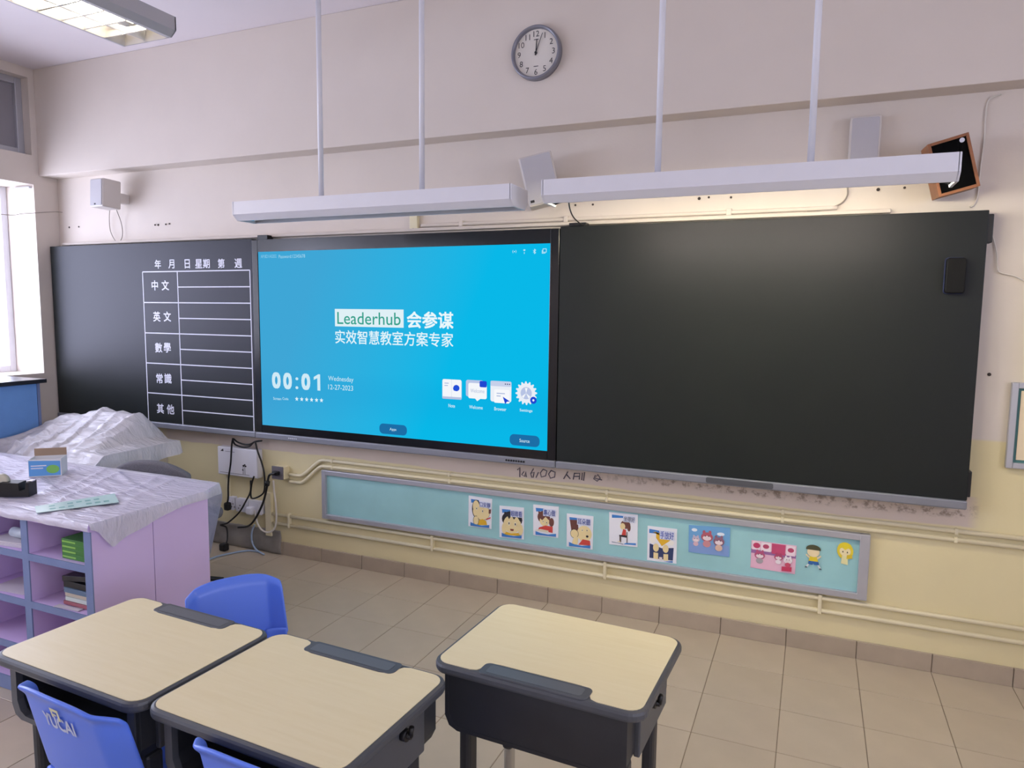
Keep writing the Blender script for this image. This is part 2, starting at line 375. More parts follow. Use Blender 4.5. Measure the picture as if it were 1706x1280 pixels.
# floor: grout bed + tiles
TS, TX0, TY0 = .3019, .6767, -.3034
floor = struct(B().box(XL-.02, XR, YB, 0, -.1, -.002).build('floor', M_GROUT))
def tile_mesh(w, d):
    b = B(); b.box(0, w, 0, d, -.012, 0, .0012, seg=1); bmesh.ops.recalc_face_normals(b.bm, faces=b.bm.faces)
    me = bpy.data.meshes.new('tile'); b.bm.to_mesh(me); b.bm.free(); me.materials.append(M_TILE); return me
g = .0035; cache = {}
for i in range(-9, 14):
    for r in range(-1, 11):
        xa, xb = TX0+TS*i, TX0+TS*(i+1); ya = TY0-TS*r; yb = ya-TS
        xa = max(xa, XL); ya = min(ya, -.004); 
        if xb-xa < .02: continue
        key = (round(xb-xa, 3), round(ya-yb, 3))
        if key not in cache: cache[key] = tile_mesh(key[0]-g, key[1]-g)
        o = link('tile', cache[key]); o.location = (xa+g/2, yb+g/2, 0); o.parent = floor
far = bpy.data.materials.new('tiles_beyond'); far.use_nodes = True
nt = far.node_tree; br = nt.nodes.new('ShaderNodeTexBrick'); br.offset = 0; br.inputs['Scale'].default_value = 1; br.inputs['Brick Width'].default_value = TS; br.inputs['Row Height'].default_value = TS; br.inputs['Mortar Size'].default_value = .002
br.inputs[1].default_value = lin('#b9ac98'); br.inputs[2].default_value = lin('#b6a995'); br.inputs[3].default_value = lin('#8a7d6c')
tcn = nt.nodes.new('ShaderNodeTexCoord'); nt.links.new(tcn.outputs['Object'], br.inputs[0]); nt.links.new(br.outputs[0], nt.nodes['Principled BSDF'].inputs['Base Color'])
yend = TY0-TS*11; xend = TX0+TS*14
b = B(); b.box(XL, XR, YB, yend, -.012, 0); b.box(xend, XR, yend, 0, -.012, 0); b.build('tiles_beyond', far, floor)
# skirting
sk = struct(B().box(XL, XR, -.008, 0, 0, .082).build('baseboard_front', M_GROUT))
sm = B(); sm.box(0, TS-.003, -.014, -.004, 0, .084, .0015, seg=1); bmesh.ops.recalc_face_normals(sm.bm, faces=sm.bm.faces)
sme = bpy.data.meshes.new('skirting_tile'); sm.bm.to_mesh(sme); sm.bm.free(); sme.materials.append(M_SKIRT)
for i in range(-8, 14):
    o = link('skirting_tile', sme); o.location = (TX0+TS*i+.0015, 0, 0); o.parent = sk

# ------------------------------------------------------------------ smart blackboard
YF = -.09                                              # front plane of the board
SW, SH, SZ = 1.895, 1.066, .853
def panel(name, x0, x1, label, extra=None):
    t = thing(name, label, 'blackboard', ((x0+x1)/2, 0, .77))
    B().box(x0, x1, YF, -.002, .806, 2.0, .003).build('writing_surface', M_BOARD, t)
    B().box(x0, x1, YF-.012, -.002, .768, .806, .006).build('bottom_rail', M_STRIP, t)
    return t
left = panel('blackboard_panel', -1.903, -.048, 'black board panel with white printed subject table beside the lit screen')
right = panel('blackboard_panel', 1.946, 3.766, 'blank black board panel to the right of the lit screen')
B().box(3.762, 3.785, YF+.005, -.03, 1.87, 1.985, .004).build('hinge_bracket', M_BLACK, right)
B().box(3.760, 3.778, YF+.005, -.03, .82, .93, .004).build('hinge_bracket', M_BLACK, right)
pa, pb = WY(1176, 800, YF-.012), WY(1288, 812, YF-.012)
B().prism(rrect(pa.x, pb.x, .774, .801, .008), YF-.0135, YF-.011).build('grip_recess', mat('dark_grey_plastic', '#4a4c52', .5), right)
pb_ = WY(963, 379, YF+.02)
B().box(pb_.x-.045, pb_.x+.045, YF+.01, -.03, 2.0, 2.018, .003).build('top_clip', M_BLACK, right)
# printed table
YT = YF-.0006
tl, tr, bl, brr = WY(237.7, 452.6, YT), WY(416, 450.9, YT), WY(247.5, 704, YT), WY(423.3, 720.3, YT)
gx0, gx1 = (tl.x+bl.x)/2, (tr.x+brr.x)/2; gz1, gz0 = (tl.z+tr.z)/2, (bl.z+brr.z)/2; gxd = WY(295.2, 453, YT).x
b = B(); lw = .0034
def hl(xa, xb, z): b.box(xa, xb, YT, YF+.001, z-lw, z+lw)
def vl(x, za, zb): b.box(x-lw, x+lw, YT, YF+.001, za, zb)
for i in range(11):
    z = gz0 + (gz1-gz0)*i/10; hl(gx0 if i % 2 == 0 else gxd, gx1, z)
for x in (gx0, gxd, gx1): vl(x, gz0, gz1)
b.build('printed_table', M_PRINTW, left)
def glyph_at(ch, px, py, h, parent, m=M_PRINTW, y=YT, bold=.018):
    c = WY(px, py, y); asp = text_mesh(ch, bold)[2]; wdt = min(h*asp, h*1.05)
    wall_text(ch, c.x-wdt/2, c.x+wdt/2, c.z-h/2, c.z+h/2, y, m, parent, 'printed_character', bold)
for ch, cx in zip('年月日星期第週', (263, 285.5, 312, 331, 343.8, 368.5, 397)): glyph_at(ch, cx, 440.3-(cx-263)*.012, .058, left)
for s, pts in (('中文', ((917, 340), (979, 340))), ('英文', ((929, 525), (991, 525))), ('數學', ((940, 709), (991, 709))), ('常識', ((945, 892), (995, 892))), ('其他', ((950, 1070), (1010, 1075)))):
    for ch, (x, y) in zip(s, pts): glyph_at(ch, x/3.5556, 380+y/3.5556, .066, left)

disp = thing('interactive_display', 'large lit cyan touch screen in the middle of the blackboard', 'screen', (SW/2, 0, .77))
bz = B(); zb, zt = .806, 1.992
bz.box(-.046, 0, YF-.004, -.002, zb, zt, .003); bz.box(SW, 1.944, YF-.004, -.002, zb, zt, .003)
bz.box(0, SW, YF-.004, -.002, zb, SZ, .0); bz.box(0, SW, YF-.004, -.002, SZ+SH, zt, .0)
bz.build('bezel', M_BEZEL, disp)
B().box(-.046, 1.944, YF-.014, -.002, .768, .806, .006).build('bottom_rail', M_STRIP, disp)
scr = B().box(0, SW, YF, -.02, SZ, SZ+SH).build('screen', screen_mat(), disp)
c = WY(858, 769, YF-.0145); b = B()
for i in range(8): b.lathe([(.0055, -.002), (.0055, .002)], (c.x-.05+i*.0143, YF-.0145, .787), 'y', 10)
b.build('front_buttons', M_BLACK, disp)
c = WY(487, 735, YF-.0145); b = B()
for i in range(5): b.box(c.x-.03+i*.014, c.x-.022+i*.014, YF-.0155, YF-.013, .784, .790)
b.build('printed_mark', M_PRINTW, disp)
c = WY(433, 396, YF); B().box(c.x-.04, c.x+.04, -.07, -.02, 1.992, 2.022, .003).build('top_clip', M_BLACK, disp)
YS = YF-.0008
def S6(x, y): p = WY(400+x/3.102, 380+y/3.102, YS); return p.x, p.z
def box6(x0, y0, x1, y1):
    (a, b_), (c_, d) = S6(x0, (y0+y1)/2), S6(x1, (y0+y1)/2); e = S6((x0+x1)/2, y0)[1]; f = S6((x0+x1)/2, y1)[1]
    return a, c_, f, e                                 # x0,x1,z0,z1
def st(s, x0, y0, x1, y1, color='#e8f6fb', bold=0.0, name='screen_text', y=None):
    a, c_, f, e = box6(x0, y0, x1, y1); wall_text(s, a, c_, f, e, (y or YS)-.0006, screen_pix(color), disp, name, bold)
def sshape(layers, name):
    b = B()
    for i, (pts, color) in enumerate(layers):
        b.m(screen_pix(color)); b.poly([(x, YS-.0004*i, z) for x, z in pts])
    return b.build(name, None, disp, recalc=False)
a, c_, f, e = box6(490, 420, 845, 512); sshape([([(a, f), (c_, f), (c_, e), (a, e)], '#dff0f6')], 'logo_plate')
st('Leaderhub', 503, 436, 830, 500, '#35a08c', .004, 'logo_lettering', YS-.0005)
st('会参谋', 862, 432, 1103, 520, '#e9f8fc', .02, 'logo_lettering'); st('实效智慧教室方案专家', 492, 534, 1102, 607, '#e2f5fb', .008, 'slogan_lettering')
st('Wednesday', 456, 768, 586, 800, '#cdeaf5'); st('12-27-2023', 456, 812, 584, 838, '#cdeaf5')
st('Screen', 172, 875, 213, 889, '#bfe4f3', .01); st('Code', 219, 876, 250, 889, '#bfe4f3', .01)
for i in range(6):
    x, z = S6(293+i*25.5, 884+i*1.4); r = .0145
    pts = [(x+(r if q % 2 == 0 else r*.45)*math.sin(math.pi*q/5), z+(r if q % 2 == 0 else r*.45)*math.cos(math.pi*q/5)) for q in range(10)]
    sshape([(pts, '#dff2fa')], 'code_star')
st('AP:BD1A0202', 107, 138, 188, 155, '#8ccbe8'); st('Password:12345678', 200, 137, 336, 155, '#a5d8ee')
def icon(x0, y0, x1, y1, layers, name):
    a, c_, f, e = box6(x0, y0, x1, y1); sshape([([(a+(c_-a)*u, f+(e-f)*v) for u, v in pts], col) for pts, col in layers], name)
for ch_, xa, xb, ya, yb_ in (('0', 165, 210, 745, 830), ('0', 223, 268, 748, 834), ('0', 317, 363, 752, 838)): st(ch_, xa, ya, xb, yb_, '#cfeaf6', .045, 'clock_digit')
icon(381, 756, 414, 840, [([(.55, 0), (1, 0), (1, 1), (.7, 1), (0, .82), (0, .64), (.55, .76)], '#cfeaf6')], 'clock_digit')
for ya in (772, 818): icon(286, ya, 301, ya+15, [(ell(.5, .5, .5, .5, 14), '#cfeaf6')], 'clock_colon_dot')
icon(1045, 783, 1145, 885, [(rrect(0, 1, 0, 1, .1), '#dfe6f2'), (rrect(0, 1, 0, .12, .05), '#b8c2e0'), (rrect(.03, .47, .12, 1, .05), '#f3f6fb'), (rrect(.5, .97, .12, 1, .05), '#f3f6fb'), ([(.12, .78), (.34, .78), (.34, .82), (.12, .82)], '#9fb0d8'), ([(.12, .66), (.3, .66), (.3, .7), (.12, .7)], '#9fb0d8'), (ell(.74, .58, .16, .16), '#2350d8'), ([(.55, .62), (.68, .42), (.6, .46)], '#2350d8')], 'note_icon')
icon(1167, 787, 1275, 895, [(rrect(0, .85, .2, 1, .1), '#b9c6e6'), (rrect(.12, 1, .12, .86, .08), '#f4f7fb'), ([(.45, .12), (.7, .12), (.55, 0)], '#f4f7fb'), (rrect(.66, 1, .68, .98, .06), '#2148d0')], 'welcome_icon')
st('Welcome', 1192, 832, 1264, 852, '#aab8d8', 0, 'icon_lettering', YS-.003)
icon(1294, 792, 1402, 905, [(rrect(0, 1, .05, 1, .1), '#e9eef7'), (rrect(0, 1, .76, 1, .06), '#c6d0ea'), (rrect(.18, .92, 0, .62, .06), '#f6f8fc'), ([(.3, .42), (.7, .42), (.7, .46), (.3, .46)], '#9fb0d8'), ([(.3, .3), (.5, .3), (.5, .34), (.3, .34)], '#9fb0d8'), ([(.6, .3), (.95, .1), (.8, .08), (.72, -.04)], '#2148d0'), (ell(.72, .88, .03, .03, 8), '#33406a'), (ell(.82, .88, .03, .03, 8), '#33406a'), (ell(.92, .88, .03, .03, 8), '#33406a')], 'browser_icon')
gear = []
for q in range(64):
    r_ = .5 if (q % 4) in (0, 1) else .41; t = 2*math.pi*q/64; gear.append((.5+r_*math.cos(t), .5+r_*math.sin(t)))
icon(1423, 793, 1535, 915, [(gear, '#e9eef7'), (ell(.5, .5, .26, .26, 24), '#b7c3e4'), ([(.5, .5), (.44, .72), (.56, .72)], '#f4f7fb'), ([(.5, .5), (.3, .36), (.38, .28)], '#f4f7fb'), ([(.5, .5), (.62, .28), (.7, .36)], '#f4f7fb'), (ell(.84, .22, .15, .15), '#2148d0'), (ell(.84, .22, .05, .05, 10), '#e9eef7')], 'settings_icon')
for s, x, y in (('Note', 1094, 919), ('Welcome', 1219, 927), ('Browser', 1345, 936), ('Settings', 1478, 945)):
    hw = {'Note': 17, 'Welcome': 35, 'Browser': 31, 'Settings': 33}[s]; st(s, x-hw, y-9, x+hw, y+9, '#cfeef8', .012, 'icon_label')
for s, x0, y0, x1, y1 in (('Apps', 720, 1015, 862, 1068), ('Source', 1393, 1070, 1548, 1128)):
    a, c_, f, e = box6(x0, y0, x1, y1); sshape([(rrect(a, c_, f, e, (e-f)*.42), '#1c6ea6')], 'screen_button')
    cx, cy = (x0+x1)/2, (y0+y1)/2; hw = 17 if s == 'Apps' else 26; st(s, cx-hw, cy-8, cx+hw, cy+10, '#c4e2f0', .012, 'button_lettering', YS-.001)
icon(1405, 112, 1431, 132, [(ell(.5, .5, .12, .16, 10), '#bfeaf8'), ([(.2, .1), (.26, .1), (.16, .5), (.26, .9), (.2, .9), (.08, .5)], '#bfeaf8'), ([(.8, .1), (.74, .1), (.84, .5), (.74, .9), (.8, .9), (.92, .5)], '#bfeaf8')], 'status_icon')
icon(1462, 110, 1476, 134, [([(0, .85), (.5, 1), (1, .85), (.5, .6)], '#bfeaf8'), ([(.4, 0), (.6, 0), (.6, .4), (.4, .4)], '#bfeaf8')], 'status_icon')
icon(1513, 108, 1531, 134, [([(.4, 0), (.6, 0), (.6, 1), (.4, 1)], '#bfeaf8'), ([(.5, 1), (.95, .75), (.1, .2), (.1, .32), (.75, .75), (.5, .86)], '#bfeaf8'), ([(.5, 0), (.95, .25), (.1, .8), (.1, .68), (.75, .25), (.5, .14)], '#bfeaf8')], 'status_icon')
icon(1560, 106, 1584, 132, [(rrect(.15, 1, .2, 1, .1), '#bfeaf8'), (rrect(.28, .87, .33, .87, .06), '#12a9dd'), ([(0, 0), (.75, 0), (.75, .12), (.12, .12), (.12, .7), (0, .7)], '#bfeaf8')], 'status_icon')

# eraser on the right panel
a, d = WY(1577, 430, YF-.02), WY(1606, 489, YF-.02)
er = thing('board_eraser', 'black magnetic eraser stuck on the upper right of the blank panel', 'eraser', ((a.x+d.x)/2, YF, d.z))
B().prism(rrect(a.x, d.x, d.z, a.z, .012), YF-.035, YF-.006, bev=.004).build('body', mat('eraser_black', '#0a0a0b', .6, spec=.2), er)
B().prism(rrect(a.x-.003, d.x+.001, d.z-.002, a.z+.003, .013), YF-.006, YF+.0005).build('blue_pad', mat('blue_felt', '#1b2650', .7), er)

# ------------------------------------------------------------------ clock on the beam
cc = WY(892, 87, BEAM_Y-.03); R0 = .128
ck = thing('wall_clock', 'round white wall clock with grey rim high on the beam', 'clock', (cc.x, BEAM_Y, cc.z-R0))
YC = BEAM_Y
B().lathe([(R0*.86, 0), (R0, 0), (R0, -.026), (R0*.985, -.036), (R0*.95, -.04), (R0*.9, -.036), (R0*.87, -.024), (R0*.86, 0)], (cc.x, YC, cc.z), 'y', 56).build('rim', mat('grey_blue_rim', '#85858f', .35, metal=.3), ck)
face = B().lathe([(R0*.88, -.001), (R0*.88, -.02)], (cc.x, YC, cc.z), 'y', 48).build('dial', mat('clock_dial_white', '#d9d3ca', .6), ck)
M_INK = mat('dark_ink', '#2b2a2e', .6)
for n in range(1, 13):
    t = math.radians(90-30*n); r_ = R0*.70; x, z = cc.x+r_*math.cos(t), cc.z+r_*math.sin(t); h = .027; s = str(n); w_ = h*min(text_mesh(s, 0)[2], 1.15)
    if n == 1: w_ = h*.14
    wall_text(s, x-w_/2, x+w_/2, z-h/2, z+h/2, YC-.0205, M_INK, face, 'numeral')
for sgn in (1, -1): B().box(cc.x-.012, cc.x+.012, YC-.0212, YC-.02, cc.z+sgn*R0*.49-.0015, cc.z+sgn*R0*.49+.0015).build('dial_mark', M_INK, face)
def hand(name, deg, length, w_, y):
    t = math.radians(90-deg); u = Vector((math.cos(t), 0, math.sin(t))); n = Vector((-u.z, 0, u.x)); o = Vector((cc.x, 0, cc.z))
    q = [o-u*.012-n*w_*.6, o-u*.012+n*w_*.6, o+u*length+n*w_*.4, o+u*length-n*w_*.4]
    B().prism([(p.x, p.z) for p in q], y-.001, y).build(name, M_INK, ck)
hand('hour_hand', 3, R0*.5, .0045, YC-.023); hand('minute_hand', 21, R0*.74, .003, YC-.025)
B().lathe([(.006, -.02), (.006, -.028)], (cc.x, YC, cc.z), 'y', 16).build('hub', M_INK, ck)

# ------------------------------------------------------------------ hanging board lights
def board_light(x0, x1, y, zt, rods, lit, label):

    t = thing('board_light', label, 'light', ((x0+x1)/2, y, zt-.085), 'board lights hung over the blackboard')
    yf, ybk = y, y+.17; H = .058
    sec_out = [(yf, zt), (yf, zt-H), (yf+.028, zt-H-.026), (yf+.034, zt-H-.026), (yf+.012, zt-H+.006), (yf+.05, zt-.012)]
    sec_out += [(ybk-.012, zt-.012), (ybk-.008, zt-.022), (ybk, zt-.022), (ybk, zt)] if lit else [(ybk-.03, zt-.012), (ybk-.012, zt-H+.006), (ybk-.034, zt-H-.026), (ybk-.028, zt-H-.026), (ybk, zt-H), (ybk, zt)]
    B().prism(sec_out, x0, x1, 'x').build('housing', M_WHITE, t)
    cap = [(yf, zt), (yf, zt-H), (yf+.028, zt-H-.026), (ybk-.028, zt-H-.026), (ybk, zt-H), (ybk, zt)]
    B().prism(cap, x0-.006, x0+.004, 'x', bev=.002).build('end_cap', M_WHITE, t); B().prism(cap, x1-.004, x1+.006, 'x', bev=.002).build('end_cap', M_WHITE, t)
    b = B(); rp = [(yf+.014, zt-H+.004), (yf+.052, zt-.014), (ybk-.032, zt-.014), (ybk-.014, zt-(.020 if lit else H-.004))]
    b.grid(lambda u, v: Vector((x0+.01+(x1-x0-.02)*u, *[rp[int(min(v*3, 3))][q] for q in (0, 1)])), 1, 3, False)
    b.build('reflector', M_REFL, t)
    for xa, s in ((x0+.005, 1), (x1-.005, -1)):       # bright sloped reflector ends
        B().prism([(xa, zt-H-.018), (xa+s*.075, zt-H+.012), (xa+s*.07, zt-H+.014), (xa, zt-H-.008)], yf+.036, ybk-.036).build('reflector_end', M_REFL, t)
    b = B().cyl((x0+.05, y+.075, zt-.036), (x1-.05, y+.075, zt-.036), .0135, 14); b.build('tube', M_BTUBE if lit else M_TUBEOFF, t)
    B().box(x0+.09, x0+.15, yf+.028, yf+.036, zt-H-.027, zt-H-.014).build('rating_label', mat('label_grey', '#c9cbd0', .5), t)
    for rx in rods:
        r = B().cyl((rx, y+.085, zt-.005), (rx, y+.085, ZC-.002), .0115, 14).build('hanging_rod', M_WHITE, t)
        B().lathe([(.035, ZC-.002), (.035, ZC-.012), (.013, ZC-.03)], (rx, y+.085, 0), 'z', 20).build('ceiling_rose', M_WHITE, r)
    return t
YL = -.94
l0, l1 = WY(388, 335, YL), WY(850, 307, YL); r0, r1 = WY(904, 300, YL), WY(1600, 252, YL)
board_light(l0.x, l1.x, YL, (l0.z+l1.z)/2, [WY(535, 305, YL+.085).x, WY(703, 297, YL+.085).x], False, 'white hanging board light above the lit screen, the left of two')
board_light(r0.x, r1.x, YL, (r0.z+r1.z)/2, [WY(1096, 280, YL+.085).x, WY(1351, 262, YL+.085).x], True, 'white hanging board light above the blank black panel')

# ------------------------------------------------------------------ louvred ceiling lights
def ceiling_light(x0, x1, y0, y1, z, label):
    t = thing('ceiling_light', label, 'light', ((x0+x1)/2, (y0+y1)/2, z), 'louvred ceiling lights')
    H = .085
    b = B(); b.prism([(x0, z+.012), (x0, z), (x0+.012, z), (x0+.012, z+.012)], y0, y1)
    h = B()
    h.prism([(x0, z), (x0+.012, z), (x0+.02, z+H-.01), (x1-.07, z+H-.01), (x1-.06, z+.004), (x1-.03, z), (x1, z+.025), (x1, z+H), (x0, z+H)], y0, y1)
    b.bm.free(); h.build('housing', mat('grey_lamp_housing', '#b3b0b3', .45), t)
    cap = [(x0, z), (x1-.03, z), (x1, z+.025), (x1, z+H), (x0, z+H)]
    B().prism(cap, y1-.006, y1).build('end_cap', mat('grey_lamp_housing', '#b3b0b3', .45), t); B().prism(cap, y0, y0+.006).build('end_cap', mat('grey_lamp_housing', '#b3b0b3', .45), t)
    xi0, xi1 = x0+.014, x1-.064
    B().box(xi0+.004, xi1-.002, y0+.006, y1-.006, z+H-.016, z+H-.012).build('reflector', M_REFL, t)
    xm = (xi0+xi1)/2
    B().prism([(xm-.014, z+.06), (xm+.014, z+.06), (xm+.004, z+.004), (xm-.004, z+.004)], y0+.01, y1-.01).build('centre_spine', M_REFL, t)
    for xa in ((xi0+xm)/2-.002, (xi1+xm)/2+.002): B().cyl((xa, y0+.12, z+.045), (xa, y1-.12, z+.045), .013, 12).build('tube', M_TUBE, t)
    n = int((y1-y0)/.1)
    for i in range(1, n):
        yy = y0 + (y1-y0)*i/n; B().prism([(yy-.004, z+.003), (yy+.004, z+.003), (yy+.0012, z+.03), (yy-.0012, z+.03)], xi0, xi1, 'x').build('louvre_blade', M_REFL, t)
    for yy in (y0+.3, y1-.3): B().cyl(((x0+x1)/2, yy, z+H-.002), ((x0+x1)/2, yy, ZC-.002), .009, 10).build('hanging_rod', M_WHITE, t)
    return t
ZL = 2.80
pA, pB = WZ(207, 78, ZL), WZ(305, 66, ZL)
ceiling_light(pA.x, pB.x, pA.y-1.35, pA.y, ZL, 'lit grey louvred ceiling light in the top left corner')
for xs, ys, wh in ((3.0, -3.2, 'straight above the student desks, out of view'), (3.0, -5.6, 'over the middle of the room rear, out of view'), (pA.x, -5.6, 'by the rear window, out of view'), (5.2, -1.6, 'near the right wall front, out of view'), (5.2, -4.0, 'near the right wall rear, out of view')):  # unseen lamps added only to brighten the room
    ceiling_light(xs, xs+pB.x-pA.x, ys-1.35, ys, ZL, 'lit grey louvred ceiling light added for fill light, ' + wh)

# ------------------------------------------------------------------ speakers
def speaker_box(name, label, centre, w, d, h, rot, body, grille, loc_z=None):
    t = thing(name, label, 'speaker', centre); t.rotation_euler = rot
    def part(nm, b, m):
        o = b.build(nm, m); o.parent = t; return o
    part('cabinet', B().box(-w/2, w/2, -d/2, d/2, -h/2, h/2, .008), body)
    part('grille', B().prism(rrect(-w/2+.008, w/2-.008, -h/2+.008, h/2-.008, .008), -d/2-.004, -d/2+.002, bev=.0015), grille)
    return t, part
c = WY(176, 324, -.14)
t, part = speaker_box('wall_speaker', 'small ivory box speaker on the wall near the window corner', (c.x, c.y, c.z), .13, .13, .185, (math.radians(-3), 0, math.radians(-3)), M_SPKW, M_GRILLE)
part('badge', B().box(-.014, .0, -.071, -.068, -.08, -.07), M_INK)
part('wall_bracket', B().box(.01, .05, .06, .135, -.045, .02, .004), M_SPKW)
c = WY(901, 302, -.12)
t, part = speaker_box('wall_speaker', 'tilted white speaker on the wall between the two board lights', (c.x, c.y, c.z), .165, .13, .245, (math.radians(0), math.radians(-14), math.radians(17)), M_SPKW, mat('pale_grille', '#c3c1c6', .6, bump=.4, bscale=700))
part('badge', B().box(-.07, -.05, -.071, -.068, -.105, -.093), M_INK)
part('wall_bracket', B().box(-.03, .03, .06, .115, -.04, .04, .004), M_SPKW)
c0, c1 = WY(1417, 197, -.06), WY(1470, 190, -.06)
t, part = speaker_box('wall_speaker', 'flat grey upright speaker on the wall behind the right board light', ((c0.x+c1.x)/2, -.032, c0.z-.105), c1.x-c0.x, .06, .22, (0, 0, 0), M_SPKW, M_GRILLE)
cs = [WY(x, y, -.2) for x, y in ((1545, 240), (1610, 218), (1632, 312), (1565, 323))]
c = sum(cs, Vector())/4; w_, h_, d_ = .142, .212, .17
t = thing('wooden_speaker', 'brown wooden box speaker with black grille tilted above the right board corner', 'speaker', (c.x, -.125, c.z)); t.rotation_euler = (math.radians(4), math.radians(-15), math.radians(0))
def part(nm, b, m):
    o = b.build(nm, m); o.parent = t; return o
tw = .011
part('side_board', B().box(-w_/2, -w_/2+tw, -d_/2, d_/2, -h_/2, h_/2, .001), M_WOOD); part('side_board', B().box(w_/2-tw, w_/2, -d_/2, d_/2, -h_/2, h_/2, .001), M_WOOD)
part('end_board', B().box(-w_/2+tw, w_/2-tw, -d_/2, d_/2, -h_/2, -h_/2+tw, .001), M_WOOD); part('end_board', B().box(-w_/2+tw, w_/2-tw, -d_/2, d_/2, h_/2-tw, h_/2, .001), M_WOOD)
part('back_board', B().box(-w_/2+tw, w_/2-tw, d_/2-.012, d_/2, -h_/2+tw, h_/2-tw), M_WOOD)
part('grille', B().box(-w_/2+tw, w_/2-tw, -d_/2+.006, -d_/2+.014, -h_/2+tw, h_/2-tw), M_BLKGRILLE)
part('corner_tag', B().lathe([(.009, -.001), (.009, .004)], (w_/2-.026, -d_/2+.004, h_/2-.022), 'y', 14), M_PRINTW)
part('wall_bracket', B().box(-.03, .03, d_/2-.002, .123, -.03, .03), M_BLACK)

# ------------------------------------------------------------------ wall fittings over the board
struct(B().box(-1.86, 3.42, -.032, 0, 2.012, 2.03, .004).build('trim_2', M_WHITEWALL))    # painted ledge left over the board
YW = -.0125
pts = [WY(x, y, YW) for x, y in ((702, 387), (730, 380), (800, 378), (930, 369), (1100, 362), (1200, 358), (1330, 354), (1395, 349))]
t = thing('cable_conduit', 'cream cable conduit running along the wall just above the board', 'conduit', pts[0])
for p in pts: p.z = max(p.z, 2.045)
B().tube(spline(pts), .0095, 10).build('pipe', M_WHITEWALL, t)
for x in (1.35, 1.95, 2.75): B().box(x-.012, x+.012, -.024, 0, 2.03, 2.062, .003).build('pipe_clip', M_WHITEWALL, t)
a, d = WY(684, 352, -.015), WY(697, 386, -.015)
t = thing('wall_bracket', 'short cream upright bracket on the wall above the screen', 'bracket', ((a.x+d.x)/2, 0, d.z))
B().box(a.x, d.x, -.028, 0, d.z, a.z, .003).build('channel', M_CREAM, t)
for z in (a.z-.012, d.z+.012): B().lathe([(.006, -.03), (.006, -.027)], ((a.x+d.x)/2, 0, z), 'y', 10).build('screw', M_HOLE, t)
holes = [(116, 379), (132, 378), (259, 375), (264, 375), (277, 374), (283, 373), (429, 369), (448, 367), (646, 359), (670, 359), (959, 342), (988, 341), (1165, 331), (1181, 329), (1218, 329), (1463, 316), (1507, 313), (1163, 363), (1648, 624)]
for i, (x, y) in enumerate(holes):
    p = WY(x, y, 0); o = B().lathe([(0.0055 if i % 3 else .0075, -.0025), (.005, -.006)], (p.x, 0, p.z), 'y', 10).build('wall_plug', M_HOLE); o.parent = wall_front
def cable(name, label, pts, r, m, cat='cable', ends=None, sub=6):
    t = thing(name, label, cat, pts[0]); B().tube(spline(pts, sub), r, 8).build('sheath', m, t); return t
def wy(lst, y): return [WY(a, b_, y) for a, b_ in lst]
cable('speaker_cable', 'thin grey cable looping below the speaker near the window', [WY(183, 346, -.1)] + wy([(182, 365), (184, 385), (192, 401), (199, 403), (204, 392), (202, 372)], -.02) + [WY(193, 347, -.08)], .0025, M_CABLEG)
cable('speaker_cable', 'thin cable running down the wall beside the wooden speaker', wy([(1668, 157), (1650, 164), (1643, 182), (1640, 230), (1634, 275), (1631, 305), (1628, 330), (1622, 342), (1616, 345)], -.006), .0032, M_CABLEW)
cable('lamp_cable', 'dark cable hanging from the left end of the right board light', [WY(947, 333, -.86)] + [WY(950, 350, -.6), WY(957, 364, -.3), WY(972, 377, -.06)], .003, M_BLACK)
cable('lamp_cable', 'dark curved cable on the wall under the right board light', wy([(1412, 311), (1412, 325), (1403, 338), (1385, 346), (1365, 350), (1345, 351)], -.012), .0035, M_CABLEG)
cable('thin_wire', 'thin pale wire hanging at the right edge of the blank panel', [WY(1648, 380, -.06)] + wy([(1655, 398), (1661, 425), (1662, 448), (1668, 455), (1690, 460), (1708, 469), (1740, 480)], -.01), .0025, M_CABLEW)
cable('thin_wire', 'thin pale wire strung across the window opening to the corner', [Vector((-1.93, -1.0, 2.2)), WX(0, 357, -1.90), WX(40, 356, -1.905), WX(88, 353, -1.905), WY(104, 354, -.012)], .0022, M_CABLEG)
o = B(); o.box(XL-.2, XL-.02, -.19, -.172, 2.395, 2.408, .002); tag(o.build('window_stay', M_ALU), 'small metal stay bar at the top of the window reveal', 'window stay')

# ------------------------------------------------------------------ conduits and sockets under the board
t = thing('cable_conduit', 'pair of cream pipes bending up from the grey socket and along above the pinboard', 'conduit', (.13, 0, .5))
for zs, ze in ((.535, .651), (.490, .613)):
    x_ = .135
    pts = [Vector((x_, YW, zs)), Vector((.20, YW, zs)), Vector((.25, YW, zs+.012)), Vector((.37, YW, ze-.012)), Vector((.43, YW, ze))]
    B().tube(spline(pts, 5) + [Vector((5.6, YW, ze))], .0105, 12).build('pipe', M_CREAM, t)
for x in (.47, 1.28, 2.20, 3.05, 3.75, 4.6):
    for z in (.651, .613): B().box(x-.007, x+.007, -.0245, 0, z-.0125, z+.0125, .003).build('pipe_saddle', M_CREAM, t)
t = thing('cable_conduit', 'pair of cream pipes running low on the wall above the skirting', 'conduit', (-.02, 0, .2))
for z in (.262, .202):
    B().tube([Vector((-.02, YW, z)), Vector((5.6, YW, z))], .0105, 12).build('pipe', M_CREAM, t)
for x in (.13, 1.17, 2.20, 3.23, 4.26):
    B().box(x-.008, x+.008, -.0255, -.0005, .188, .280, .003).build('pipe_saddle', M_CREAM, t)
t = tag(B().box(-.055, -.008, -.028, 0, .115, .40, .003).build('trunking', M_CREAM), 'short upright cream trunking beside the sockets', 'trunking')
g0, g1 = WY(453, 777, -.055), WY(471, 799.5, -.055)
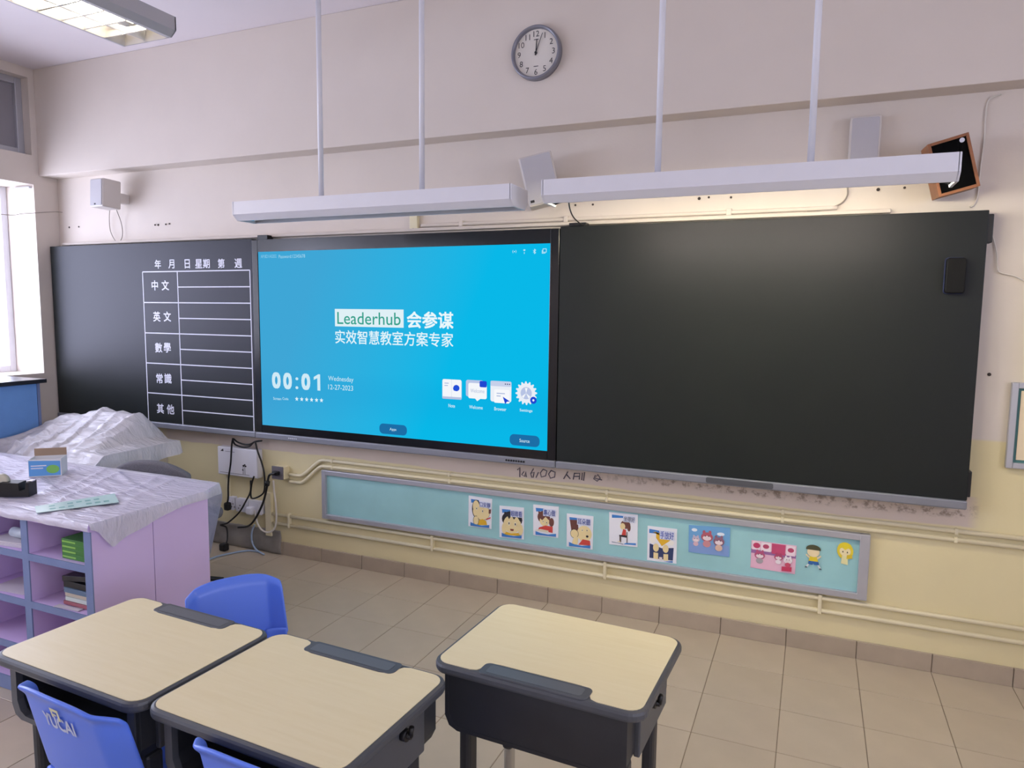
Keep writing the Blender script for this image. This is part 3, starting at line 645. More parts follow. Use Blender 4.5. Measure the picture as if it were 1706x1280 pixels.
t = thing('socket_box', 'square grey socket box with black plug at the pipe ends', 'socket', ((g0.x+g1.x)/2, 0, g1.z))
B().box(g0.x, g1.x+.008, -.05, 0, g1.z, g0.z, .003).build('box_body', M_CREAM, t)
fp = B().box(g0.x-.002, g1.x+.002, -.056, -.049, g1.z-.002, g0.z+.002, .002).build('face_plate', mat('grey_face_plate', '#6e6a70', .5), t)
pc = Vector(((g0.x+g1.x)/2, -.06, (g0.z+g1.z)/2)); B().box(pc.x-.02, pc.x+.022, -.085, -.055, pc.z-.012, pc.z+.014, .005).build('plug', M_BLACK, t)
def quadbox(px, y): return [WY(x, y_, y) for x, y_ in px]
for (x0, y0, x1, y1), lab, plug in (((245, 625, 295, 748), 'white wall socket with black plug under the white box, nearest the window', 'b'), ((313, 640, 430, 766), 'white double wall socket in the middle of three under the white box', None), ((438, 660, 562, 790), 'white double wall socket with white plug, nearest the trunking', 'w')):
    q0 = WY(340+x0/5.818, 720+y0/5.818, -.03); q1 = WY(340+x1/5.818, 720+y1/5.818, -.03)
    z1 = .33 if False else q0.z; z0 = z1-.086; x0_, x1_ = q0.x, q1.x
    t = thing('wall_socket', lab, 'socket', ((x0_+x1_)/2, 0, z0))
    B().box(x0_, x1_, -.03, 0, z0, z1, .004).build('back_box', M_WHITE, t); fp = B().box(x0_-.002, x1_+.002, -.036, -.029, z0-.002, z1+.002, .003).build('face_plate', M_WHITE, t)
    B().box(x1_-.035, x1_-.018, -.04, -.034, z0+.05, z0+.072, .002).build('rocker_switch', M_WHITE, fp)
    for dx, dz in ((0, .02), (-.012, 0), (.012, 0)): B().box(x0_+.035+dx-.004, x0_+.035+dx+.004, -.037, -.035, z0+.022+dz-.003, z0+.022+dz+.003).build('pin_hole', M_HOLE, fp)
    if plug: B().box(x0_-.012 if plug == 'b' else x0_+.005, x0_+.028 if plug == 'b' else x0_+.06, -.075, -.036, z0+.0, z0+.055, .012).build('plug', M_BLACK if plug == 'b' else M_WHITE, t)
# white access box with printed tree
q = [WY(340+x/5.818, 720+y/5.818, -.05) for x, y in ((125, 148), (515, 165), (515, 447), (140, 412))]
ax0, ax1, az0, az1 = (q[0].x+q[3].x)/2, (q[1].x+q[2].x)/2, (q[2].z+q[3].z)/2, (q[0].z+q[1].z)/2
t = thing('equipment_box', 'white wall box with small printed tree above the sockets', 'box', ((ax0+ax1)/2, 0, az0))
B().box(ax0, ax1, -.05, 0, az0, az1, .005).build('case', M_WHITE, t)
b = B().m(M_INK)
def ap(u, v): return (ax0+(ax1-ax0)*u, -.0506, az0+(az1-az0)*v)
b.poly([ap(.08, .84), (ap(.16, .84)), ap(.15, .93), ap(.12, .9)])
for u0, u1, v in ((.2, .44, .84), (.05, .8, .08)): b.poly([ap(u0, v), ap(u1, v), ap(u1, v+.012), ap(u0, v+.012)])
for u, v, r_ in ((.66, .40, .035), (.71, .39, .03), (.69, .44, .025), (.64, .25, .025)): b.poly([ap(u+r_*x*.8, v+r_*y) for x, y in ell(0, 0, 1, 1, 10)])
for u in (.645, .69): b.poly([ap(u-.006, .1), ap(u+.006, .1), ap(u+.004, .38), ap(u-.004, .38)])
b.build('printed_tree', None, t, recalc=False)
B().box(ax0+.03, ax0+.055, -.016, 0, .33, az0+.002, .002).build('cable_duct', M_CREAM, t)
# cables
Y1 = -.055
def pc_(lst, y): return [WY(340+x/5.818, 720+yy/5.818, y) for x, yy in lst]
cable('power_cable', 'black cable dropping in front of the white box to the black plug', pc_([(280, 60), (268, 130), (258, 300), (240, 430), (234, 540), (234, 640), (222, 700)], Y1-.012), .0055, M_BLACK)
cable('power_cable', 'black cable curling from the screen past the white box to below it', pc_([(495, 90), (520, 190), (560, 300), (585, 420), (585, 560), (550, 615), (470, 645), (452, 600), (462, 500), (485, 430)], Y1-.012), .0055, M_BLACK)
cable('power_cable', 'black cable bundle looped under the bottom rail of the screen', pc_([(278, 70), (300, 120), (370, 145), (440, 138), (490, 95), (560, 85), (495, 95), (440, 120), (380, 118), (320, 95), (285, 65)], -.045), .0055, M_BLACK)
t = cable('power_cable', 'thick black cable from the grey socket box curving down to the left', pc_([(690, 405), (640, 412), (622, 450), (612, 520), (580, 660), (540, 760), (490, 850), (430, 910), (330, 925)], Y1-.03), .007, M_BLACK)
p0, p1 = pc_([(617, 478), (610, 518)], Y1-.03); B().cyl(p0, p1, .015, 12).build('ferrite_core', M_BLACK, t)
t = cable('power_cable', 'black cable with a loose plug lying on the floor by the lilac unit', pc_([(452, 470), (448, 580), (400, 680), (340, 780), (230, 880), (160, 900)], Y1-.01)[:6] + [WY(377, 879, -.05), WY(379, 895, -.07), WY(377, 905, -.1), Vector((WZ(374, 913, .02).x, WZ(374, 913, .02).y, .03))], .0055, M_BLACK)
pp = WZ(373, 918, 0); B().box(pp.x-.025, pp.x+.025, pp.y-.02, pp.y+.025, 0, .05, .01).build('plug', M_BLACK, t)
cable('white_cable', 'white cable looping from the grey socket box to the white plug', pc_([(672, 470), (680, 580), (695, 700), (700, 850), (680, 940), (620, 972), (560, 950), (520, 890), (495, 800), (485, 760)], -.05), .006, M_CABLEW)
fl = [WZ(x, y, .006) for x, y in ((440, 924), (428, 919), (410, 918), (385, 922), (360, 928), (335, 938))]
cable('network_cable', 'pale blue network cable lying from the sockets across the floor', pc_([(490, 900), (468, 950), (460, 1010), (470, 1080)], -.03) + [WZ(428, 917, .03)] + fl, .0055, M_CABLEB)
# grey sheet along the wall foot
a = WY(359, 874, -.02); d = WY(467, 890, -.02); b = B()
b.grid(lambda u, v: Vector((-.62+(d.x+.62)*u, -.018-.006*noise.noise(Vector((u*6, v*2, 3)))-.004*math.sin(v*7), .004+(.155+.01*noise.noise(Vector((u*4, 0, 1))))*v)), 40, 10)
o = b.build('tape_sheet', M_TAPE); mo = o.modifiers.new('thickness', 'SOLIDIFY'); mo.thickness = .002
tag(o, 'crumpled grey sheet strip taped along the wall foot under the sockets', 'tape sheet')
# handwriting left on the plaster under the right end of the screen
b = B()
def stroke(px): b.tube([WY(860+ (x-860)*1.0, y, -.0008) for x, y in px], .003, 6)
for s in ([(862, 783), (866, 779), (866, 795)], [(873, 786), (869, 791), (874, 794), (876, 786), (877, 795)], [(889, 781), (884, 789), (886, 796)], [(884, 789), (890, 787), (888, 796)],
          [(897, 787), (893, 796)], [(905, 782), (900, 788), (902, 795), (909, 793), (911, 785), (905, 782)], [(918, 784), (914, 790), (917, 797), (924, 795), (925, 787), (918, 784)],
          [(946, 786), (939, 798)], [(944, 791), (950, 798)], [(957, 788), (955, 799)], [(957, 789), (966, 789), (965, 799)], [(956, 794), (966, 794)], [(970, 788), (969, 800)], [(974, 787), (972, 801)],
          [(992, 792), (989, 798), (995, 802), (1000, 797), (996, 791), (991, 797), (1003, 800)]):
    stroke(s)
o = b.build('pencil_marks', mat('grey_pencil', '#5d5862', .9)); o.parent = wall_front

# ------------------------------------------------------------------ long pinboard with cards
px0, px1, pz0, pz1 = .398, 3.422, .286, .592
pb = thing('pinboard', 'long low teal pinboard with silver frame under the blackboard', 'pinboard', ((px0+px1)/2, 0, pz0))
B().box(px0+.01, px1-.01, -.014, 0, pz0+.01, pz1-.01).build('felt_panel', M_FELT, pb)
fw = .03
B().box(px0+fw, px1-fw, -.03, 0, pz1-fw, pz1, .003).build('frame_rail', M_ALU, pb); B().box(px0+fw, px1-fw, -.03, 0, pz0, pz0+fw, .003).build('frame_rail', M_ALU, pb)
B().box(px0, px0+fw, -.031, 0, pz0, pz1, .003).build('frame_rail', M_ALU, pb); B().box(px1-fw-.012, px1, -.031, 0, pz0, pz1, .003).build('frame_rail', M_ALU, pb)
def card(name, label, cat, quad, layers, base='#e9eaf0', texts=(), group=None, y=-.0165):
    q = [WY(x, y_, y) for x, y_ in quad]                # TL TR BR BL
    def fn(u, v, k=0):
        p = q[3].lerp(q[2], u).lerp(q[0].lerp(q[1], u), v); return Vector((p.x, y-.0009-.00018*k, p.z))
    c_ = (q[2]+q[3])/2
    t = thing(name, label, cat, c_, group)
    if base:
        b = B(); b.prism([(fn(u, v).x, fn(u, v).z) for u, v in ((0, 0), (1, 0), (1, 1), (0, 1))], y-.0006, -.0142); b.build('paper', mat('paper_'+base.strip('#'), base, .6), t)
    for s, u0, v0, u1, v1, col in texts:
        layers = layers + [([(u0-.02, v0-.015), (u1+.02, v0-.015), (u1+.02, v1+.02), (u0-.02, v1+.02)], '#d5dbec')]
    b = B()
    for k_, (pts, col) in enumerate(layers):
        b.m(mat('ink_'+col.strip('#'), col, .6)); b.poly([fn(u, v, k_) for u, v in pts])
    if not base:                                        # cut-out figures: give the paper thickness
        o = b.build('cut_paper', None, t, recalc=False)
    else: o = b.build('printed_picture', None, t, recalc=False)
    for s, u0, v0, u1, v1, col in texts:
        b = B(); put_text(b, s, lambda u, v: fn(u0+(u1-u0)*u, v0+(v1-v0)*v, len(layers)+2), .01); b.build('card_lettering', mat('ink_'+col.strip('#'), col, .6), t, recalc=False)
    return t
SK, BL_, DK, BR_, RD, YE = '#ead7a0', '#3c7dc4', '#26222a', '#6a4038', '#c9443c', '#e0b12c'
HEAD = [([(.1, .9), (.45, .9), (.45, .82), (.12, .78)], BL_)]; FOOT = [([(.1, .03), (.92, .03), (.92, .13), (.6, .08), (.3, .1), (.1, .15)], BL_)]
def eye(u, v, r=.035): return [(ell(u, v, r, r*1.5, 12), '#f5efd9'), (ell(u, v, r*.55, r*.9, 10), DK)]
grp = 'posture cards pinned on the teal board'
card('posture_card', 'white card of a hushing cartoon child, leftmost on the pinboard', 'card', [(780.8, 825.8), (819.8, 831.8), (818.4, 881.8), (780.4, 876.8)],
     HEAD + [(ell(.35, .6, .2, .3), DK), (ell(.55, .52, .38, .27), DK), (ell(.56, .52, .365, .255), SK), (ell(.33, .68, .14, .2), SK), ([(.88, .5), (.97, .52), (.97, .66), (.88, .64)], BR_), ([(.42, .08), (.82, .12), (.78, .25), (.62, .3), (.46, .24)], YE), (ell(.34, .22, .13, .16), DK), (ell(.34, .22, .115, .145), SK), ([(.37, .25), (.43, .25), (.43, .46), (.39, .47)], SK), ([(.78, .28), (.97, .36), (.96, .4), (.76, .31)], RD)] + eye(.36, .62) + eye(.62, .56) + FOOT,
     texts=[('口安靜', .5, .7, .95, .86, '#3a4d98')], group=grp)
card('posture_card', 'white card of a cartoon boy with both hands by his open eyes', 'card', [(832.2, 842.6), (873, 846.3), (872.5, 899.3), (832.2, 895.1)],
     HEAD + [(ell(.52, .6, .42, .26), DK), (ell(.53, .45, .36, .28), SK), ([(.2, .55), (.3, .74), (.4, .6), (.5, .72), (.6, .6), (.72, .72), (.85, .55), (.85, .8), (.2, .82)], DK), ([(.12, .1), (.9, .1), (.8, .2), (.5, .16), (.25, .2)], YE), (ell(.2, .3, .1, .17), SK), (ell(.87, .3, .1, .17), SK), ([(.44, .3), (.6, .3), (.58, .24), (.47, .24)], '#7a2f24')] + eye(.4, .47, .045) + eye(.66, .46, .045) + FOOT,
     texts=[('眼睛看', .48, .7, .93, .88, '#3a4d98')], group=grp)
card('posture_card', 'white card of a cartoon child in red writing at a desk', 'card', [(888.4, 840.7), (930.9, 844.5), (930, 896.5), (888.4, 892)],
     HEAD + [(ell(.42, .62, .25, .2), BR_), (ell(.73, .48, .1, .14), BR_), (ell(.45, .5, .19, .17), SK), ([(.24, .6), (.36, .52), (.5, .64), (.62, .54), (.66, .74), (.2, .8)], BR_), ([(.2, .2), (.78, .14), (.78, .34), (.5, .36), (.24, .28)], RD), ([(.06, .17), (.6, .13), (.62, .2), (.3, .23)], '#d9d2bc')] + eye(.4, .48, .025) + eye(.54, .46, .025) + FOOT,
     texts=[('專心做', .42, .68, .88, .88, '#3a4d98')], group=grp)
card('posture_card', 'white card of a cartoon child cupping a large ear', 'card', [(944.3, 855.7), (988.6, 860.6), (987.2, 916.2), (944, 910.6)],
     HEAD + [([(.12, .82), (.42, .84), (.46, .5), (.3, .4), (.18, .5)], BR_), (ell(.68, .45, .28, .24), SK), (ell(.3, .42, .16, .14), DK), (ell(.3, .42, .145, .125), SK), ([(.2, .1), (.42, .1), (.46, .32), (.3, .36)], SK), ([(.46, .1), (.92, .12), (.9, .26), (.62, .28)], RD), (ell(.79, .38, .05, .035, 10), DK)] + eye(.6, .55, .025) + eye(.78, .56, .025) + FOOT,
     texts=[('耳朵聽', .42, .72, .9, .9, '#3a4d98')], group=grp)
card('posture_card', 'white card of a small cartoon girl sitting on a chair', 'card', [(1014.8, 853.2), (1062.6, 858.1), (1061.9, 911.9), (1015, 907.1)],
     [([(.1, .93), (.52, .92), (.52, .86), (.1, .83)], BL_), (ell(.58, .66, .17, .13), BR_), (ell(.7, .58, .06, .12), BR_), (ell(.48, .6, .09, .1), SK), ([(.44, .32), (.6, .32), (.6, .5), (.5, .52)], RD), ([(.36, .28), (.62, .26), (.62, .33), (.36, .33)], DK), ([(.37, .1), (.43, .1), (.43, .3), (.37, .3)], '#574a46'), ([(.62, .08), (.65, .08), (.65, .44), (.62, .44)], '#574a46'), ([(.28, .12), (.4, .1), (.4, .14)], SK), ([(.1, .08), (.5, .06), (.5, .04), (.1, .1)], '#2b4f78'), ([(.5, .05), (.95, .06), (.95, .12), (.6, .1)], BL_)],
     texts=[('坐得好', .52, .76, .9, .92, '#4a5874')], group=grp)
card('posture_card', 'white card of cartoon hands on knees in a yellow shirt', 'card', [(1079, 876.4), (1128, 882), (1126.9, 939.7), (1078, 933.4)],
     [([(.06, .92), (.4, .9), (.42, .82), (.06, .8)], BL_), ([(.08, .08), (.88, .08), (.9, .45), (.5, .4), (.08, .5)], '#2f3c66'), ([(.18, .84), (.3, .86), (.3, .68), (.5, .46), (.82, .68), (.6, .72), (.4, .84)], YE), ([(.06, .62), (.2, .78), (.3, .58), (.16, .5)], '#f0eee6'), ([(.66, .56), (.82, .68), (.92, .6), (.84, .5)], '#f0eee6'), (ell(.3, .4, .1, .12), SK), (ell(.63, .4, .1, .12), SK), ([(.22, .08), (.38, .06), (.38, .25), (.22, .26)], SK), ([(.56, .06), (.72, .06), (.72, .25), (.56, .24)], SK), ([(.42, .05), (.52, .05), (.52, .14), (.42, .14)], '#e6ddd8'), ([(.56, .02), (.88, .02), (.88, .07)], BL_)],
     texts=[('手放好', .44, .68, .9, .9, '#4457b0')], group=grp)
def critter(u, v, s, a, b_): return [(ell(u, v, .12*s, .14*s), a), (ell(u-.06*s, v+.14*s, .03*s, .06*s, 10), a), (ell(u+.06*s, v+.14*s, .03*s, .06*s, 10), a), (ell(u, v-.03*s, .085*s, .07*s), '#ead9dc'), (ell(u, v-.2*s, .08*s, .1*s), b_), (ell(u-.035*s, v+.03*s, .012*s, .02*s, 8), DK), (ell(u+.035*s, v+.03*s, .012*s, .02*s, 8), DK)]
card('small_poster', 'small blue poster of three pink cartoon animals on the pinboard', 'poster', [(1147.7, 875), (1216.6, 880), (1215.2, 928.5), (1147, 920)],
     [([(.02, .02), (.98, .02), (.98, .38), (.02, .4)], '#7f9cd0'), (ell(.14, .84, .07, .06), '#e6eef4'), (ell(.78, .76, .09, .06), '#e6eef4')] + critter(.18, .5, .8, '#c4b7c8', '#d8b5c0') + critter(.45, .62, 1.2, '#b05a68', '#c98c90') + critter(.74, .5, 1.1, '#8f6478', '#dcb9a4'), base='#6ea6d4')
card('small_poster', 'small pink poster with hearts and cartoon animals on the pinboard', 'poster', [(1252.2, 900.4), (1327.3, 909.9), (1324.4, 957), (1250.2, 945.6)],
     [([(0, .55), (1, .55), (1, .66), (0, .7)], '#9a6aa0'), ([(.02, .68), (.2, .68), (.2, .98), (.02, .98)], '#f0dbe2'), ([(.22, .66), (.44, .66), (.44, .98), (.22, .98)], '#f2e2e8'), ([(.46, .62), (.76, .6), (.76, .98), (.46, .98)], '#c24a72'), ([(.78, .62), (.98, .62), (.98, .98), (.78, .98)], '#f2dde4'), (ell(.12, .84, .08, .1), '#c03c66'), (ell(.33, .84, .07, .08), '#b84a6c'), (ell(.88, .82, .07, .08), '#b84a6c')] + critter(.2, .5, 1, '#b9587e', '#a8a0a6') + critter(.62, .52, .8, '#b0486c', '#e8dde2') + critter(.83, .46, .8, '#efe9ec', '#c24a66') + [([(.7, .06), (.92, .08), (.92, .24), (.7, .22)], '#c2385c')], base='#e6b7cc')
q = [(1341, 905.5), (1370, 909.5), (1369, 951), (1340, 947)]
card('paper_figure', 'paper cut-out of a dark haired boy in a yellow shirt and blue shorts', 'cut-out', q,
     [([(.22, .3), (.36, .62), (.66, .62), (.8, .3)], '#e2c92c'), ([(.2, .2), (.46, .18), (.5, .26), (.56, .18), (.84, .2), (.8, .33), (.24, .33)], '#2d5f9e'), (ell(.5, .7, .36, .2), '#ecd9ae'), ([(.3, .5), (.1, .6), (.06, .55), (.28, .42)], '#ecd9ae'), ([(.7, .5), (.92, .6), (.96, .55), (.74, .42)], '#ecd9ae'), (ell(.5, .8, .43, .19, 20, -5, 185), '#4a4a30'), ([(.18, .2), (.28, .2), (.16, .06), (.04, .06)], '#dfe6e6'), ([(.74, .2), (.84, .2), (.98, .05), (.86, .04)], '#dfe6e6'), ([(.02, .04), (.18, .05), (.14, .1), (.04, .1)], '#4b5f66'), ([(.84, .02), (1, .03), (.96, .08), (.86, .09)], '#4b5f66')], base=None)
q = [(1393, 901), (1424, 905), (1423, 945), (1392, 941)]
card('paper_figure', 'paper cut-out of a yellow haired child, rightmost on the pinboard', 'cut-out', q,
     [(ell(.5, .62, .44, .36), '#e3cd3a'), ([(.28, .08), (.66, .05), (.64, .42), (.34, .42)], '#e6e0a6'), (ell(.5, .6, .3, .2), '#efe0b0'), ([(.18, .7), (.35, .74), (.5, .66), (.66, .74), (.84, .68), (.8, .9), (.5, .98), (.2, .9)], '#e6d22c'), ([(.58, .3), (.9, .34), (.86, .5), (.6, .46)], '#dcc02e'), (ell(.38, .58, .03, .04, 8), DK), (ell(.62, .57, .03, .04, 8), DK)], base=None)
# framed notice at the right edge of the picture
nx, nz0, nz1 = 3.905, .946, 1.305
t = thing('notice_frame', 'silver framed notice on the wall to the right of the blackboard', 'notice board', (nx+.3, 0, nz0))
for bx in ((nx, nx+.024, nz0, nz1), (nx+.576, nx+.6, nz0, nz1), (nx+.024, nx+.576, nz0, nz0+.024), (nx+.024, nx+.576, nz1-.024, nz1)): B().box(bx[0], bx[1], -.025, 0, bx[2], bx[3], .003).build('frame_rail', M_ALU, t)
B().box(nx+.02, nx+.58, -.01, 0, nz0+.02, nz1-.02).build('felt_panel', mat('dark_teal_felt', '#4f7a78', .9), t)
B().box(nx+.036, nx+.56, -.012, -.009, nz0+.036, nz1-.034).build('paper', mat('cream_paper', '#e6d5b4', .7), t)

# ------------------------------------------------------------------ student desks
def make_desk(label, loc, rotz, flip=False):
    t = thing('student_desk', label, 'desk', loc, 'student desks'); t.rotation_euler = (0, 0, rotz + (math.pi if flip else 0))
    W_, D_, ZT = .548, .418, .70                        # local: tray on +y side
    def part(nm, b, m, par=None):
        o = b.build(nm, m); o.parent = par or t; return o
    b = B(); b.prism(rrect(-W_/2, W_/2, -D_/2, D_/2, .045, 7), ZT-.027, ZT-.0015, 'z', bev=.008); part('edge_rim', b, M_DESKG)
    # laminate panel with the pencil tray notch cut from the far edge
    i = .011; x0, x1, y0, y1, r = -W_/2+i, W_/2-i, -D_/2+i, D_/2-i, .036
    ta, tb, td = -.135, .135, .052
    full = rrect(x0, x1, y0, y1, r, 6); n = 7
    notch = [(tb+.028, y1), (tb+.012, y1-.006), (tb, y1-.026), (tb-.012, y1-td+.004), (tb-.03, y1-td), (ta+.03, y1-td), (ta+.012, y1-td+.004), (ta, y1-.026), (ta-.012, y1-.006), (ta-.028, y1)]
    pts = full[:n] + notch + full[n:]
    b = B(); b.prism(pts, ZT-.006, ZT, 'z'); part('laminate_top', b, M_DESKTOP)
    b = B(); b.prism(rrect(ta-.006, tb+.006, y1-td+.003, D_/2-.004, .016), ZT-.008, ZT+.0012, 'z', bev=.002); tr_ = part('pencil_tray', b, M_DESKG)
    b = B(); b.prism(rrect(ta+.012, tb-.012, y1-td+.012, D_/2-.014, .008), ZT+.0006, ZT+.0018, 'z'); part('tray_groove', b, mat('tray_grey', '#5d6066', .35), tr_)
    # book box: closed at the tray side, open at the sitter's side
    bw, z0, z1 = .235, ZT-.172, ZT-.024; yb0, yb1 = -D_/2+.03, D_/2-.012
    shell = [(-bw, z1), (-bw, z0+.035), (-bw+.012, z0+.010), (-bw+.035, z0), (bw-.035, z0), (bw-.012, z0+.010), (bw, z0+.035), (bw, z1)]
    inner = [(u*.955, z if z == z1 else z+.010) for u, z in shell]
    b = B(); b.prism(shell + inner[::-1], yb0, yb1, 'y'); part('book_box', b, M_DESKD)
    b = B(); b.prism([(u*.99, z) for u, z in shell], yb1-.008, yb1-.001, 'y', bev=.002); part('box_back', b, M_DESKD)
    b = B(); b.prism(shell + [(u*.9, z if z == z1 else z+.014) for u, z in shell][::-1], yb0-.004, yb0+.012, 'y'); part('box_lip', b, M_DESKG)
    for sx in (-1, 1):
        b = B(); b.box(sx*bw-.012 if sx < 0 else sx*bw-.004, sx*bw+.004 if sx < 0 else sx*bw+.012, -.13, .13, z0+.02, z1, .004); part('side_bracket', b, M_DESKG)
        b = B(); b.cyl((sx*(bw+.008), .04, z1-.035), (sx*(bw+.035), .04, z1-.035), .007, 10); b.cyl((sx*(bw+.033), .04, z1-.035), (sx*(bw+.036), .04, z1-.012), .006, 8); b.lathe([(.014, sx*(bw+.012)), (.014, sx*(bw+.026))], (0, .04, z1-.035), 'x', 12); part('bag_hook', b, M_BLACK)
        for sy in (-1, 1):
            yy = sy*.125; xx = sx*(bw-.028)
            b = B(); b.box(xx-.016, xx+.016, yy-.024, yy+.024, .30, z0+.004, .01); lg = part('leg', b, M_DESKD)
            b = B(); b.box(xx-.012, xx+.012, yy-.019, yy+.019, .05, .31, .008); part('lower_leg', b, M_CHROME, lg)
            b = B(); b.cyl((xx, yy-.02 if sy < 0 else yy+.02, .34), (xx, yy+sy*.034, .34), .009, 10); part('height_bolt', b, M_BLACK, lg)
        b = B(); b.prism(rrect(-.20, .20, 0, .05, .02), sx*(bw-.028)-.018, sx*(bw-.028)+.018, 'x'); part('foot', b, M_DESKD)
    b = B(); b.box(-bw+.028, bw-.028, .115, .135, .16, .20, .006); part('crossbar', b, M_DESKD)
    return t
RT = math.radians(-2.6)
make_desk('birch-topped desk at the left, nearest the lilac shelf unit', (1.548, -2.248, 0), RT)
make_desk('birch-topped desk in the middle, side by side with the left one', (2.102, -2.262, 0), RT)
make_desk('birch-topped desk standing alone on the right with its dark box facing the camera', (2.580, -1.826, 0), RT, True)

# ------------------------------------------------------------------ blue chairs
def make_chair(label, loc, rotz, logo=True, scale=1):
    t = thing('school_chair', label, 'chair', loc, 'blue school chairs'); t.rotation_euler = (0, 0, rotz); t.scale = (scale,)*3
    def part(nm, b, m, par=None, solid=0, sub=0, off=0):
        o = b.build(nm, m); o.parent = par or t
        if solid: mo = o.modifiers.new('thickness', 'SOLIDIFY'); mo.thickness = solid; mo.offset = off
        if sub: mo = o.modifiers.new('smooth', 'SUBSURF'); mo.levels = sub; mo.render_levels = sub
        return o
    HW = .168
    def back_y(x, z):
        a = abs(x)/HW; lean = -.19 - (z-.42)*.22
        wing = .0 if a < .72 else ((a-.72)/.28)*.036
        return lean - .012*(1-a*a) + .02*0 + wing + (.018 if z < .50 else 0)*0
    zt, zb_ = .690, .475
    def back(u, v):
        uu = 2*u-1; top = zt - .030*abs(uu)**3 - .0; bot = zb_ + .028*uu*uu*1.0 - .02
        hw = HW*(1 - .10*(1-v)*0 - .04*v); z = bot + (top-bot)*v; x = hw*uu
        y = back_y(x, z)
        if v > .9: y -= (v-.9)*.14                       # rolled top lip
        return Vector((x, y, z))
    b = B(); b.grid(back, 36, 18); bk = part('backrest', b, M_BLUE, None, .010, 1)
    for sx in (-1, 1):
        def sup(u, v):
            x = sx*(.095 + .07*u - .012*(1-v)); z = .405 + (.50-.405)*v
            return Vector((x, (-.165 - .035*v) + .03*u*u - .01*(1-v), z))
        b = B(); b.grid(sup, 6, 8); part('back_support', b, M_BLUE, None, .012, 1)
    def seat(u, v):
        x = (2*u-1)*.18; y = -.19 + .335*v; r = abs(2*u-1)
        z = .415 - .018*(1-r*r)*(1-(2*v-1)**2) + (.012*(1-v)**6) - .03*max(0, v-.85)/.15
        return Vector((x*(1-.06*v), y, z))
    b = B(); b.grid(seat, 20, 20); part('seat', b, M_BLUE, None, .012, 1)
    if logo:
        def onback(u, v): x = -.053 + .106*u; z = .603 + .034*v; return Vector((x, back_y(x, z)-.0075, z))
        b = B(); put_text(b, 'YUCAI', onback, .035); part('printed_lettering', b, mat('pale_grey_print', '#c3cbe2', .6), bk)
        b = B(); x0, x1, z0, z1 = -.016, .014, .622, .656
        def ep(u, v): x = x0+(x1-x0)*u; z = z0+(z1-z0)*v; return (x, back_y(x, z)-.0085, z)
        b.m(mat('pale_gold_print', '#d8d5b0', .6)); b.poly([ep(0, 1), ep(.1, .35), ep(.3, .35), ep(.25, .8), ep(.75, .8), ep(.8, .2), ep(1, .2), ep(.95, 1)]); b.poly([ep(.3, .5), ep(.62, .5), ep(.62, .64), ep(.3, .64)])
        o = b.build('printed_emblem', None, None, recalc=False); o.parent = bk
    b = B().box(-.15, .15, -.14, .14, .375, .40, .006); part('seat_frame', b, M_DESKD)
    for sx in (-1, 1):
        for sy in (-1, 1):
            b = B(); b.tube([(sx*.14, sy*.12, .38), (sx*.165, sy*.165, .012)], .013, 12); lg = part('leg', b, M_DESKD)
            b = B(); b.lathe([(.018, 0), (.018, .016), (.014, .022)], (sx*.165, sy*.165, 0), 'z', 14); part('foot_cap', b, M_BLACK, lg)
        b = B(); b.tube([(sx*.155, -.145, .15), (sx*.155, .145, .15)], .009, 10); part('stretcher', b, M_DESKD)
    return t
make_chair('blue plastic chair with white lettering at the left desk', (1.672, -2.264, 0), math.radians(-4), True, 1.06)
make_chair('blue plastic chair at the middle desk, only its top showing at the bottom edge', (2.205, -2.264, 0), math.radians(-3), True, 1.06)
make_chair('blue plastic chair behind the left desk, beside the lilac unit', (1.580, -1.865, 0), math.radians(-121), False, .96)

# ------------------------------------------------------------------ lilac shelf counter
UX0, UX1, UY0, UY1, UZ = -1.10, .705, -1.76, -1.205, .765
un = thing('shelf_counter', 'lilac counter with blue-edged open cubbies under a plastic sheet', 'shelf unit', ((UX0+UX1)/2, (UY0+UY1)/2, 0))
TH = .036; CP = .364
lv = [.0, .213, .408, .604]
B().prism([(UX0, UY0-.004), (UX1+.004, UY0-.004), (UX1+.004, UY1+.004), (UX1-.05, -1.095), (UX0, -1.095)], UZ-.025, UZ, 'z').build('counter_top', M_PURPLE, un)
ym = -1.49
B().box(UX1-TH, UX1, UY0+.004, ym-.0015, 0, UZ-.025).build('end_panel', M_PURPLE, un); B().box(UX1-TH, UX1, ym+.0015, UY1, 0, UZ-.025).build('end_panel', M_PURPLE, un)
B().box(UX0, UX1-TH, -1.42, -1.402, 0, UZ-.025).build('back_panel', M_PURPLE, un)
B().box(UX0, UX1-TH, UY1-.018, UY1, 0, UZ-.025).build('rear_panel', M_PURPLE, un)
xd = UX1-TH; cols = []
while xd-CP > UX0-.2:
    nx_ = xd-CP; cols.append((nx_+TH if nx_+TH > UX0 else UX0, xd))
    if nx_ > UX0:
        d = B().box(nx_, nx_+TH, UY0+.004, -1.42, 0, UZ-.025).build('divider', M_PURPLE, un); B().box(nx_-.001, nx_+TH+.001, UY0-.001, UY0+.004, 0, UZ-.026).build('edge_band', M_BLUEEDGE, d)
    xd = nx_
ep = B().box(UX1-TH-.001, UX1+.0005, UY0-.001, UY0+.004, 0, UZ-.026).build('edge_band', M_BLUEEDGE, un)
for z in lv:
    for xa, xb in cols:
        s = B().box(xa, xb, UY0+.004, -1.42, max(z-.026, 0.002), z if z else .06).build('shelf', M_PURPLE, un); B().box(xa, xb, UY0-.001, UY0+.004, max(z-.027, .002), z+.001 if z else .061).build('edge_band', M_BLUEEDGE, s)
